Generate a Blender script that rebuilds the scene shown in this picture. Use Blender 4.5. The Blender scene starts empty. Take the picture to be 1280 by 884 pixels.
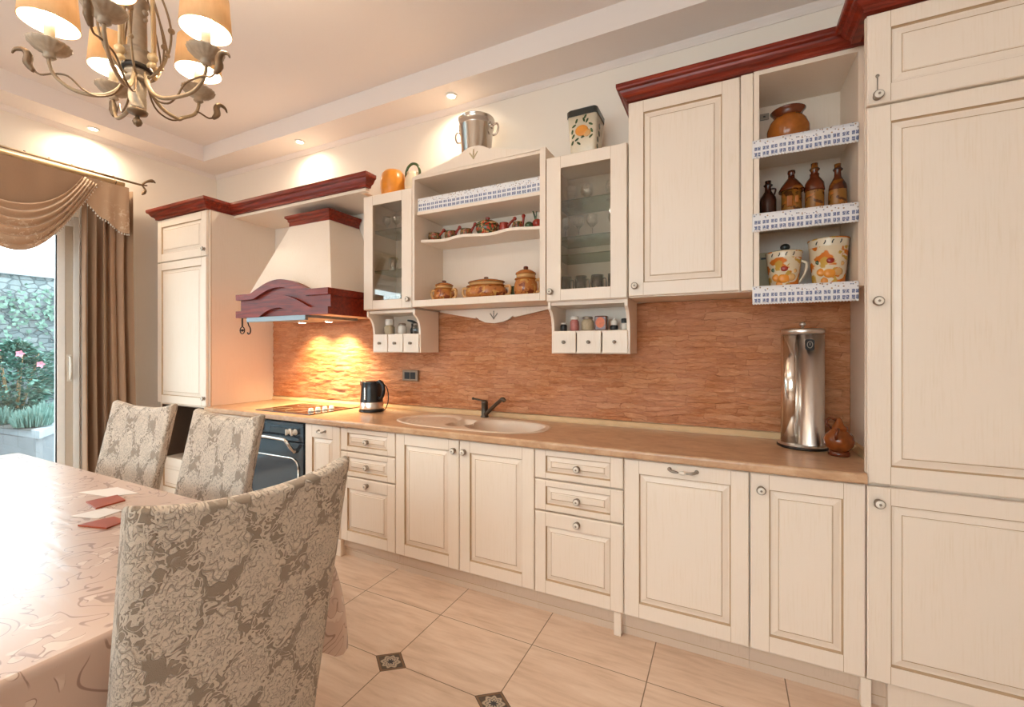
import bpy, bmesh, math, random
from math import sin, cos, pi, radians
from mathutils import Vector, noise as mnoise
random.seed(7)
scn = bpy.context.scene
COL = scn.collection

# exposure and lamp strengths
EXPO, SKY, BULB, HOOD, SPOT, OPAL_FILL = 0.98, 4.4, 17.0, 52.0, 12.0, 13.0
# ------------------------------------------------------------------ materials
class NT:
    def __init__(s, name):
        s.m = bpy.data.materials.new(name); s.m.use_nodes = True
        s.t = s.m.node_tree; s.b = s.t.nodes['Principled BSDF']; s.out = s.t.nodes['Material Output']
    def n(s, kind, **kw):
        nd = s.t.nodes.new(kind)
        for k, v in kw.items():
            if k in nd.inputs: s.put(nd.inputs[k], v)
            else: setattr(nd, k, v)
        return nd
    def put(s, sock, v):
        if hasattr(v, 'is_output'): s.t.links.new(v, sock)
        else:
            try: sock.default_value = v
            except Exception: sock.default_value = (v, v, v)
    def math(s, op, a, b=0.0, c=0.0, clamp=False):
        nd = s.t.nodes.new('ShaderNodeMath'); nd.operation = op; nd.use_clamp = clamp
        s.put(nd.inputs[0], a); s.put(nd.inputs[1], b); s.put(nd.inputs[2], c)
        return nd.outputs[0]
    def step(s, x, lo, hi):          # smooth 0..1
        nd = s.t.nodes.new('ShaderNodeMapRange'); nd.interpolation_type = 'SMOOTHSTEP'
        s.put(nd.inputs[0], x); nd.inputs[1].default_value = lo; nd.inputs[2].default_value = hi
        return nd.outputs[0]
    def mix(s, f, a, b):
        nd = s.t.nodes.new('ShaderNodeMix'); nd.data_type = 'RGBA'
        s.put(nd.inputs[0], f); s.put(nd.inputs[6], c4(a)); s.put(nd.inputs[7], c4(b))
        return nd.outputs[2]
    def coord(s, out='Object', scale=(1, 1, 1), loc=(0, 0, 0)):
        tc = s.t.nodes.new('ShaderNodeTexCoord')
        mp = s.t.nodes.new('ShaderNodeMapping'); s.t.links.new(tc.outputs[out], mp.inputs[0])
        mp.inputs['Scale'].default_value = scale; mp.inputs['Location'].default_value = loc
        return mp.outputs[0]
    def noise(s, vec, scale, detail=3, rough=.5, dist=0.0, out=0):
        nd = s.t.nodes.new('ShaderNodeTexNoise'); s.t.links.new(vec, nd.inputs['Vector'])
        nd.inputs['Scale'].default_value = scale; nd.inputs['Detail'].default_value = detail
        nd.inputs['Roughness'].default_value = rough; nd.inputs['Distortion'].default_value = dist
        return nd.outputs[out]
    def vor(s, vec, scale, feature='F1', out=0, rnd=1.0):
        nd = s.t.nodes.new('ShaderNodeTexVoronoi'); nd.feature = feature
        s.t.links.new(vec, nd.inputs['Vector']); nd.inputs['Scale'].default_value = scale
        nd.inputs['Randomness'].default_value = rnd
        return nd.outputs[out]
    def sep(s, vec):
        nd = s.t.nodes.new('ShaderNodeSeparateXYZ'); s.t.links.new(vec, nd.inputs[0]); return nd.outputs
    def ramp(s, f, stops):
        nd = s.t.nodes.new('ShaderNodeValToRGB'); s.put(nd.inputs[0], f)
        e = nd.color_ramp.elements
        while len(e) < len(stops): e.new(.5)
        for el, (p, c) in zip(e, stops): el.position = p; el.color = c4(c)
        return nd.outputs[0]
    def bump(s, h, strength=.3, dist=.01):
        nd = s.t.nodes.new('ShaderNodeBump'); s.put(nd.inputs['Height'], h)
        nd.inputs['Strength'].default_value = strength; nd.inputs['Distance'].default_value = dist
        s.t.links.new(nd.outputs[0], s.b.inputs['Normal'])
    def set(s, **kw):
        names = dict(color='Base Color', rough='Roughness', metal='Metallic', coat='Coat Weight', coatr='Coat Roughness',
                     emit='Emission Color', emits='Emission Strength', spec='Specular IOR Level', trans='Transmission Weight', ior='IOR',
                     alpha='Alpha', sheen='Sheen Weight', sub='Subsurface Weight')
        for k, v in kw.items():
            if k in ('color', 'emit') and not hasattr(v, 'is_output'): v = c4(v)
            s.put(s.b.inputs[names[k]], v)
        return s

def c4(c):
    if hasattr(c, 'is_output'): return c
    return (*c, 1.0) if len(c) == 3 else c

def plain(name, color, rough=.5, metal=0.0, var=.06, scale=30, **kw):
    k = NT(name)
    v = k.noise(k.coord(), scale, 3)
    d = tuple(max(0, x * (1 - var * 2)) for x in color); l = tuple(min(1, x * (1 + var)) for x in color)
    k.set(color=k.mix(v, d, l), rough=rough, metal=metal, **kw)
    return k.m

M = {}
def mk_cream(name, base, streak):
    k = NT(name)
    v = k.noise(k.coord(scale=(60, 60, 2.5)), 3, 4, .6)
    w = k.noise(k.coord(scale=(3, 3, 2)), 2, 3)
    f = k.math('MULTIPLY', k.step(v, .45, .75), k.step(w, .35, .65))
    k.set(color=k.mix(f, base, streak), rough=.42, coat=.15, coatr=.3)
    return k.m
CREAM = (.86, .735, .62)
M['cream'] = mk_cream('cream_paint', CREAM, (.81, .675, .535))
M['cream_in'] = mk_cream('cream_laminate', (.83, .70, .58), (.79, .655, .525))
M['glaze'] = plain('antique_glaze', (.50, .345, .21), .6)
def mk_wood():
    k = NT('cherry_wood')
    v = k.noise(k.coord(scale=(1.5, 18, 18)), 3, 5, .6, .6)
    k.set(color=k.ramp(v, [(.3, (.10, .008, .003)), (.55, (.22, .019, .006)), (.75, (.33, .042, .012))]), rough=.36, spec=.35, coat=.12, coatr=.12)
    return k.m
M['cherry'] = mk_wood()
def mk_wall(name, c):
    k = NT(name)
    v = k.noise(k.coord(), 1.3, 4); w = k.noise(k.coord(), 60, 3)
    k.set(color=k.mix(v, tuple(x * .97 for x in c), c), rough=.85); k.bump(w, .08, .004)
    return k.m
M['wall'] = mk_wall('wall_plaster', (.86, .775, .685))
M['ceil'] = mk_wall('ceiling_plaster', (.82, .735, .69))
def mk_floor():
    k = NT('floor_tiles')
    v = k.coord(); x, y, z = k.sep(v)
    X0, PX, Y0, PY = -.786, .5, -.80, .363
    gx = k.math('ABSOLUTE', k.math('SUBTRACT', k.math('FRACT', k.math('ADD', k.math('DIVIDE', k.math('SUBTRACT', x, X0), PX), 40.5)), .5))
    gy = k.math('ABSOLUTE', k.math('SUBTRACT', k.math('FRACT', k.math('ADD', k.math('DIVIDE', k.math('SUBTRACT', y, Y0), PY), 40.5)), .5))
    grout = k.math('MAXIMUM', k.math('LESS_THAN', k.math('MULTIPLY', gx, PX), .0022), k.math('LESS_THAN', k.math('MULTIPLY', gy, PY), .0018))
    # medallion insets on every second row of joints
    iy = k.math('SUBTRACT', k.math('MULTIPLY', k.math('SUBTRACT', k.math('FRACT', k.math('ADD', k.math('DIVIDE', k.math('SUBTRACT', y, Y0 - PY), 2 * PY), 40.5)), .5), 2 * PY), 0)
    ix = k.math('MULTIPLY', k.math('SUBTRACT', k.math('FRACT', k.math('ADD', k.math('DIVIDE', k.math('SUBTRACT', x, X0), PX), 40.5)), .5), PX)
    ax = k.math('DIVIDE', k.math('ABSOLUTE', ix), .084); ay = k.math('DIVIDE', k.math('ABSOLUTE', iy), .065)
    dm = k.math('ADD', ax, ay)
    inset = k.math('LESS_THAN', dm, 1.0)
    rr = k.math('SQRT', k.math('ADD', k.math('POWER', k.math('DIVIDE', ix, .05), 2), k.math('POWER', k.math('DIVIDE', iy, .04), 2)))
    th = k.math('ARCTAN2', iy, ix)
    pet = k.math('ADD', rr, k.math('MULTIPLY', k.math('COSINE', k.math('MULTIPLY', th, 8)), .10))
    med = k.ramp(pet, [(0, (.02, .02, .025)), (.28, (.03, .03, .04)), (.33, (.50, .40, .30)), (.50, (.40, .32, .24)), (.56, (.05, .04, .05)), (.64, (.5, .4, .3)), (.78, (.42, .33, .24)), (.86, (.07, .045, .03))])
    border = k.math('GREATER_THAN', dm, .80)
    med = k.mix(border, med, (.17, .09, .045))
    med = k.mix(k.math('GREATER_THAN', dm, .955), med, (.05, .03, .02))
    # stone streaks along the tile length, different for each tile
    cx = k.math('FLOOR', k.math('DIVIDE', k.math('SUBTRACT', x, X0), PX)); cy = k.math('FLOOR', k.math('DIVIDE', k.math('SUBTRACT', y, Y0), PY))
    cmb = k.n('ShaderNodeCombineXYZ'); k.put(cmb.inputs[0], k.math('ADD', k.math('MULTIPLY', x, 2.2), k.math('MULTIPLY', cx, 3.7)))
    k.put(cmb.inputs[1], k.math('ADD', k.math('MULTIPLY', y, 16), k.math('MULTIPLY', cy, 5.3))); k.put(cmb.inputs[2], k.math('ADD', cx, cy))
    s1 = k.noise(cmb.outputs[0], 1.6, 5, .62, .35)
    tile = k.ramp(s1, [(.28, (.56, .385, .27)), (.5, (.69, .505, .38)), (.72, (.76, .59, .465))])
    c = k.mix(grout, tile, (.20, .13, .08)); c = k.mix(inset, c, med)
    k.set(color=c, rough=.34, spec=.45)
    k.bump(k.math('SUBTRACT', 1.0, grout), .35, .002)
    return k.m
M['floor'] = mk_floor()
def mk_stone():
    k = NT('split_stone_cladding')
    v = k.coord(); x, y, z = k.sep(v)
    n1 = k.noise(k.coord(scale=(7, 7, 26)), 2.0, 6, .68, .9)
    n2 = k.noise(k.coord(scale=(1.6, 1, 2.6)), 1.7, 3)
    n3 = k.noise(k.coord(scale=(12, 12, 45)), 2.0, 4, .6, .5)
    c = k.ramp(n1, [(.26, (.31, .095, .030)), (.42, (.47, .165, .055)), (.58, (.58, .235, .095)), (.76, (.72, .39, .20))])
    c = k.mix(k.math('MULTIPLY', k.step(n2, .40, .65), .45), c, (.62, .30, .18))
    br = k.n('ShaderNodeTexBrick'); br.offset = .37; br.squash = 1.6; br.squash_frequency = 3
    wv = k.n('ShaderNodeCombineXYZ'); wob = k.noise(k.coord(scale=(5, 5, 9)), 1.5, 4)
    k.put(wv.inputs[0], k.math('ADD', x, k.math('MULTIPLY', wob, .09))); k.put(wv.inputs[1], k.math('ADD', z, k.math('MULTIPLY', wob, .07)))
    k.t.links.new(wv.outputs[0], br.inputs[0])
    br.inputs['Scale'].default_value = 1.0; br.inputs['Brick Width'].default_value = .15; br.inputs['Row Height'].default_value = .030
    br.inputs['Mortar Size'].default_value = .0018; br.inputs['Mortar Smooth'].default_value = .8
    br.inputs['Color1'].default_value = (0, 0, 0, 1); br.inputs['Color2'].default_value = (1, 1, 1, 1); br.inputs['Mortar'].default_value = (.5, .5, .5, 1)
    rv = k.sep(br.outputs['Color'])[0]
    c = k.mix(k.math('MULTIPLY', k.step(rv, .55, 1.0), .22), c, (.78, .44, .24)); c = k.mix(k.math('MULTIPLY', k.step(rv, .45, 0.0), .24), c, (.30, .09, .03))
    c = k.mix(k.math('MULTIPLY', k.math('MULTIPLY', br.outputs['Fac'], k.step(n3, .42, .62)), .5), c, (.20, .065, .025))
    k.set(color=c, rough=.6)
    h = k.math('ADD', k.math('MULTIPLY', n3, .8), k.math('MULTIPLY', k.math('SUBTRACT', 1.0, br.outputs['Fac']), .35))
    k.bump(h, .8, .010)
    return k.m
M['stone'] = mk_stone()
def mk_worktop():
    k = NT('mottled_laminate')
    n = k.noise(k.coord(scale=(1, 2, 2)), 9, 5, .65, .6); n2 = k.noise(k.coord(), 45, 3)
    c = k.ramp(n, [(.3, (.46, .255, .14)), (.5, (.57, .345, .20)), (.7, (.66, .44, .275))])
    c = k.mix(k.math('MULTIPLY', k.step(n2, .58, .7), .25), c, (.40, .2, .13))
    k.set(color=c, rough=.3, coat=.25, coatr=.2)
    return k.m
M['worktop'] = mk_worktop()
def damask(name, light, ground, px=.165, py=.235):
    k = NT(name)
    v = k.coord('UV')
    w = k.noise(v, 30, 2, .5, 0, 1)
    wm = k.n('ShaderNodeVectorMath', operation='MULTIPLY_ADD'); k.t.links.new(w, wm.inputs[0])
    wm.inputs[1].default_value = (.020, .020, 0); k.t.links.new(v, wm.inputs[2])
    x, y, z = k.sep(wm.outputs[0])
    masks, lines = [], []
    for off in (0.0, .5):
        lx = k.math('SUBTRACT', k.math('FRACT', k.math('ADD', k.math('DIVIDE', x, px), 10 + off)), .5)
        ly = k.math('SUBTRACT', k.math('FRACT', k.math('ADD', k.math('DIVIDE', y, py), 10 + off)), .5)
        r = k.math('SQRT', k.math('ADD', k.math('POWER', k.math('MULTIPLY', lx, 1.15), 2), k.math('POWER', k.math('MULTIPLY', ly, .92), 2)))
        th = k.math('ARCTAN2', ly, lx)
        edge = k.math('ADD', .335, k.math('ADD', k.math('MULTIPLY', k.math('COSINE', k.math('MULTIPLY', th, 13)), .022), k.math('MULTIPLY', k.math('COSINE', k.math('ADD', k.math('MULTIPLY', th, 4), 1.2)), .028)))
        masks.append(k.step(k.math('SUBTRACT', edge, r), -.006, .008))
        wave = k.math('SINE', k.math('ADD', k.math('MULTIPLY', r, 70), k.math('MULTIPLY', k.math('COSINE', k.math('MULTIPLY', th, 9)), 2.4)))
        lines.append(k.math('MULTIPLY', k.step(wave, .55, .95), masks[-1]))
    mask = k.math('MAXIMUM', masks[0], masks[1]); line = k.math('MAXIMUM', lines[0], lines[1])
    sc = k.noise(v, 34, 1, .5, 1.8); scr = k.step(k.math('ABSOLUTE', k.math('SUBTRACT', sc, .5)), .075, .05)
    scroll = k.math('MULTIPLY', scr, k.step(k.noise(k.coord('UV', loc=(2, 3, 0)), 16, 1), .40, .48))
    vr = k.vor(wm.outputs[0], 105, 'DISTANCE_TO_EDGE'); cut = k.step(vr, .09, .03)
    inner = k.math('SUBTRACT', 1.0, k.math('MULTIPLY', k.math('MAXIMUM', line, k.math('MULTIPLY', cut, .6)), .78))
    f = k.math('MAXIMUM', k.math('MULTIPLY', mask, inner), k.math('MULTIPLY', scroll, .92))
    fine = k.noise(v, 700, 1)
    c = k.mix(f, ground, light); c = k.mix(k.math('MULTIPLY', fine, .16), c, (.3, .24, .18))
    k.set(color=c, rough=.7, sheen=.15); k.bump(k.math('ADD', f, k.math('MULTIPLY', fine, .3)), .9, .005)
    return k.m
M['damask'] = damask('damask_slipcover', (.73, .615, .505), (.30, .23, .17))
def mk_cloth():
    k = NT('embroidered_tablecloth')
    v = k.coord('Object')
    n = k.noise(v, 5.5, 1, .5, 2.6); ln = k.step(k.math('ABSOLUTE', k.math('SUBTRACT', n, .5)), .020, .010)
    m = k.step(k.noise(k.coord('Object', loc=(4, 1, 0)), 6, 1), .38, .44)
    vo = k.n('ShaderNodeTexVoronoi'); k.t.links.new(v, vo.inputs['Vector']); vo.inputs['Scale'].default_value = 7.5
    d = vo.outputs['Distance']; on = k.step(k.sep(vo.outputs['Color'])[0], .12, .14)
    q = k.noise(v, 24, 1, .5, .8); rag = k.math('ADD', d, k.math('MULTIPLY', k.math('SUBTRACT', q, .5), .5))
    spray = k.math('MULTIPLY', k.step(rag, .40, .32), on)                       # ragged sprays of leaves and petals
    pet = k.math('MULTIPLY', k.step(k.math('SUBTRACT', k.noise(v, 27, 0, .5, .6), .5), .03, .06), spray)
    out = k.math('MULTIPLY', k.step(k.math('ABSOLUTE', k.math('SUBTRACT', k.math('SUBTRACT', k.noise(v, 27, 0, .5, .6), .5), .035)), .022, .010), spray)
    c = k.mix(k.noise(v, 3, 3), (.53, .36, .275), (.60, .43, .345)); c = k.mix(k.math('MULTIPLY', pet, .6), c, (.74, .60, .50))
    c = k.mix(k.math('MULTIPLY', k.math('MAXIMUM', k.math('MULTIPLY', ln, m), out), .66), c, (.20, .10, .07))
    k.set(color=c, rough=.36, coat=.6, coatr=.22)
    crease = k.noise(k.coord('Object', (1, 9, 1)), 4, 3, .5, .6)
    bm_ = k.n('ShaderNodeBump'); k.put(bm_.inputs['Height'], crease); bm_.inputs['Strength'].default_value = .06; bm_.inputs['Distance'].default_value = .02
    k.t.links.new(bm_.outputs[0], k.b.inputs['Coat Normal'])
    return k.m
M['cloth'] = mk_cloth()
def mk_fabric(name, a, b, pat=0.0):
    k = NT(name)
    v = k.coord()
    f = k.noise(v, 500, 2); c = k.mix(f, a, b)
    if pat:
        p = k.math('MULTIPLY', k.step(k.noise(v, 38, 2, .5, 1.2), .55, .62), k.step(k.noise(v, 5, 2), .42, .58))
        c = k.mix(k.math('MULTIPLY', p, pat), c, (.72, .60, .46))
    k.set(color=c, rough=.55, sheen=.3); k.bump(f, .15, .002)
    return k.m
M['drape'] = mk_fabric('drape_satin', (.30, .175, .10), (.39, .24, .145))
M['swag'] = mk_fabric('swag_satin', (.38, .235, .14), (.47, .305, .19), .6)
M['niche'] = plain('dark_brown_niche', (.10, .06, .038), .5)  # dark brown for the back, sides and top of the niche
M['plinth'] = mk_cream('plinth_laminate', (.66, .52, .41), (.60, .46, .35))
M['upstand'] = plain('upstand_laminate', (.70, .47, .255), .35, 0, .1, 14)
M['sheer'] = mk_fabric('sheer_voile', (.66, .62, .58), (.74, .70, .66))
M['gold'] = plain('gilded_rod', (.66, .48, .27), .4, .25)
M['brass'] = plain('antique_bronze', (.17, .105, .058), .42, .5)
M['chand'] = plain('aged_gold_paint', (.30, .205, .12), .5, .25, .15, 60)
M['chand_pale'] = plain('aged_cream_paint', (.40, .31, .225), .55, .1, .16, 70)
M['dark'] = plain('dark_iron', (.03, .022, .018), .45, .4)
M['pewter'] = plain('pewter_knob', (.34, .29, .24), .35, .8)
M['porcelain'] = plain('porcelain', (.80, .74, .66), .2, 0, .02)
M['steel'] = plain('polished_steel', (.60, .55, .50), .2, 1.0, .02)
M['mirror_steel'] = plain('mirror_steel', (.78, .70, .62), .16, 1.0, .01)
M['visor'] = plain('satin_aluminium', (.30, .33, .35), .45, .6, .02)
def mk_brushed():
    k = NT('brushed_steel'); v = k.noise(k.coord(scale=(1, 1, 90)), 6, 2)
    k.set(color=(.74, .71, .68), metal=1.0, rough=.30); k.bump(v, .05, .002); return k.m
M['brushed'] = mk_brushed()
M['black'] = plain('black_plastic', (.012, .012, .014), .28, 0, .02)
M['oven_black'] = plain('oven_enamel', (.012, .02, .03), .18, 0, .02)
M['oven_glass'] = plain('oven_glass', (.02, .04, .06), .05, 0, .02)
M['hob_glass'] = plain('hob_glass', (.014, .008, .006), .06, 0, .02)
M['white'] = plain('white_plastic', (.82, .80, .77), .35, 0, .01)
M['pvc'] = plain('white_pvc', (.92, .90, .88), .35, 0, .02)
M['pvc_beige'] = plain('beige_pvc', (.62, .53, .43), .4, 0, .03)
M['sink'] = plain('composite_sink', (.74, .58, .45), .35, 0, .05, 300)
M['bronze_tap'] = plain('bronze_tap', (.10, .075, .055), .35, .7)
M['socket_frame'] = plain('bronze_plate', (.26, .18, .12), .5, .2)
M['socket_black'] = plain('matt_black', (.012, .010, .010), .6)
M['candle'] = plain('cream_candle_sleeve', (.80, .68, .50), .5)
def mk_shade(name, a, b_, tr_):
    k = NT(name)
    v = k.noise(k.coord(scale=(1, 1, .25)), 60, 4, .6); c = k.mix(v, a, b_)
    k.set(color=c, rough=.8)
    tr = k.n('ShaderNodeBsdfTranslucent'); k.put(tr.inputs[0], c)
    ms = k.n('ShaderNodeMixShader'); ms.inputs[0].default_value = tr_
    k.t.links.new(k.b.outputs[0], ms.inputs[1]); k.t.links.new(tr.outputs[0], ms.inputs[2]); k.t.links.new(ms.outputs[0], k.out.inputs[0])
    return k.m
M['shade'] = mk_shade('parchment_shade', (.66, .43, .23), (.80, .58, .36), .32)
M['lining'] = mk_shade('white_shade_lining', (.86, .82, .76), (.88, .84, .78), .14)
def mk_emit(name, c, s):
    k = NT(name); k.set(color=(.9, .85, .75), emit=c, emits=s, rough=.6); return k.m
M['bulb'] = mk_emit('lit_bulb', (1, .85, .62), 20)
M['lens'] = mk_emit('lit_lens', (1, .86, .62), 30)
M['opal'] = mk_emit('fill_opal_glass', (1, .885, .775), OPAL_FILL)
def mk_glass(name, tint, refl=.10, rough=.02, base=.04):
    k = NT(name)
    tb = k.n('ShaderNodeBsdfTransparent'); tb.inputs[0].default_value = c4(tint)
    gb = k.n('ShaderNodeBsdfGlossy'); gb.inputs['Roughness'].default_value = rough; gb.inputs[0].default_value = (1, 1, 1, 1)
    fr = k.n('ShaderNodeLayerWeight'); fr.inputs[0].default_value = .35
    f = k.math('ADD', k.math('MULTIPLY', fr.outputs['Facing'], refl), base, 0, True)
    ms = k.n('ShaderNodeMixShader'); k.put(ms.inputs[0], f)
    k.t.links.new(tb.outputs[0], ms.inputs[1]); k.t.links.new(gb.outputs[0], ms.inputs[2]); k.t.links.new(ms.outputs[0], k.out.inputs[0])
    return k.m
M['pane'] = mk_glass('window_pane', (.93, .98, .98), .10, .01)
M['cab_pane'] = mk_glass('smoked_cabinet_pane', (.92, .895, .85), .14, .02, .04)
M['glass_shelf'] = mk_glass('green_glass', (.62, .72, .66), .35, .02, .06)
M['glassware'] = mk_glass('clear_glassware', (.90, .90, .88), .85, .06, .10)
M['blueglass'] = mk_glass('grey_blue_glassware', (.50, .56, .60), .6, .04, .08)
def mk_gingham(name):
    k = NT(name)
    x, y, z = k.sep(k.coord('UV'))
    fx = k.math('FRACT', k.math('DIVIDE', x, .0325))
    a = k.math('MULTIPLY', k.step(fx, .24, .30), k.step(k.math('ABSOLUTE', k.math('SUBTRACT', fx, .64)), .02, .06))
    lowb = k.math('LESS_THAN', y, .052)
    fy = k.math('FRACT', k.math('DIVIDE', y, .0245)); b = k.math('MULTIPLY', k.step(fy, .26, .34), k.step(fy, .98, .90))
    f = k.math('MULTIPLY', k.math('MULTIPLY', a, b), lowb)
    n = k.noise(k.coord('UV'), 240, 2)
    c = k.mix(k.math('MULTIPLY', f, k.step(n, .30, .50)), (.80, .79, .81), (.13, .16, .30))
    d = k.step(k.vor(k.coord('UV'), 85), .34, .22); m = k.math('MULTIPLY', d, k.math('SUBTRACT', 1.0, lowb))
    c = k.mix(m, c, k.mix(k.step(k.noise(k.coord('UV'), 60, 1), .45, .55), (.20, .24, .36), (.42, .27, .18)))
    k.set(color=c, rough=.7); return k.m
M['gingham'] = mk_gingham('gingham_lace')
M['terra'] = plain('glazed_terracotta', (.42, .125, .018), .18, 0, .3, 25)
M['jug_brown'] = plain('amber_jug_glaze', (.27, .065, .012), .15, 0, .35, 30)
M['terra_dark'] = plain('brown_glaze', (.15, .032, .010), .2, 0, .3, 30)
def mk_painted(name, base, a, b, scale, t=.56):
    k = NT(name); v = k.coord()
    m1 = k.step(k.noise(v, scale, 2, .5, .5), t, t + .05); m2 = k.step(k.noise(k.coord(loc=(3, 1, 2)), scale * 1.2, 2, .5, .4), t, t + .05)
    k.set(color=k.mix(m2, k.mix(m1, base, a), b), rough=.22); return k.m
M['pot_paint'] = mk_painted('painted_terracotta', (.46, .155, .035), (.20, .04, .010), (.56, .28, .065), 24)
M['pot_cream'] = plain('cream_glaze', (.64, .35, .13), .25, 0, .08)
M['bottle'] = mk_painted('amber_bottle_glaze', (.10, .020, .005), (.22, .07, .010), (.05, .010, .004), 16)
M['bottle_front'] = mk_painted('golden_bottle_relief', (.27, .11, .018), (.42, .13, .02), (.10, .035, .010), 28)
M['bottle_dark'] = plain('dark_bottle_glaze', (.05, .012, .006), .15, 0, .3)
M['majolica'] = mk_painted('floral_majolica', (.72, .60, .42), (.62, .17, .02), (.55, .33, .06), 16, .54)
M['majolica_plain'] = plain('majolica_rim', (.74, .63, .47), .25)
M['orange'] = plain('orange_glaze', (.80, .30, .035), .3, 0, .12, 20)
M['green'] = plain('green_glaze', (.05, .09, .03), .25, 0, .3, 40)
M['redglaze'] = plain('red_glaze', (.35, .035, .02), .2, 0, .3, 40)
M['mini'] = mk_painted('floral_mini_glaze', (.055, .06, .02), (.25, .03, .012), (.30, .14, .04), 60, .52)
M['florid'] = mk_painted('floral_green_glaze', (.05, .08, .03), (.55, .30, .12), (.45, .05, .02), 45, .54)
M['darklid'] = plain('dark_lid', (.025, .03, .028), .3)
M['beige_pot'] = plain('beige_ceramic', (.55, .45, .26), .4)
M['redcard'] = plain('red_card', (.34, .055, .02), .35, 0, .05)
M['paper'] = plain('white_paper', (.74, .66, .60), .5, 0, .03)
M['pinkjar'] = plain('pink_spice', (.50, .17, .15), .3, 0, .2, 80)
M['orangejar'] = plain('orange_label', (.72, .16, .04), .4, 0, .3, 60)
M['whitejar'] = plain('white_ceramic_jar', (.72, .68, .62), .25, 0, .05)
M['spice'] = plain('pale_spice', (.52, .42, .28), .5, 0, .2, 90)
M['terrace'] = mk_wall('terrace_paving', (.24, .26, .27))
M['planter'] = plain('grey_planter_stone', (.15, .15, .155), .8, 0, .12, 6)
M['planter_cap'] = plain('pale_coping_stone', (.24, .25, .26), .8, 0, .06, 8)
def mk_rubble():
    k = NT('rubble_stone'); v = k.coord(scale=(1, 1, 1.7))
    e = k.step(k.vor(v, 8, 'DISTANCE_TO_EDGE'), .09, .02); cc = k.vor(v, 8, 'F1', 1)
    g = k.sep(cc)[0]
    k.set(color=k.mix(e, k.mix(g, (.13, .155, .16), (.21, .235, .24)), (.10, .115, .12)), rough=.9); k.bump(e, .6, .03); return k.m
M['rubble'] = mk_rubble()
def mk_leaf(name, a, b):
    k = NT(name); c = k.mix(k.noise(k.coord(), 9, 2), a, b)
    k.set(color=c, rough=.5); return k.m
M['leaf'] = mk_leaf('shrub_leaf', (.05, .125, .10), (.17, .29, .235))
M['leaf2'] = mk_leaf('lavender_leaf', (0.091, 0.182, 0.154), (0.196, 0.294, 0.252))
M['ivy'] = mk_leaf('ivy_leaf', (0.050, 0.112, 0.081), (0.136, 0.223, 0.167))
M['petal'] = plain('pink_petal', (.55, .17, .22), .6)
M['wood_leg'] = plain('beech_wood', (.42, .27, .14), .45, 0, .12, 20)
M['soil'] = plain('soil', (.05, .045, .04), .9)

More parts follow.
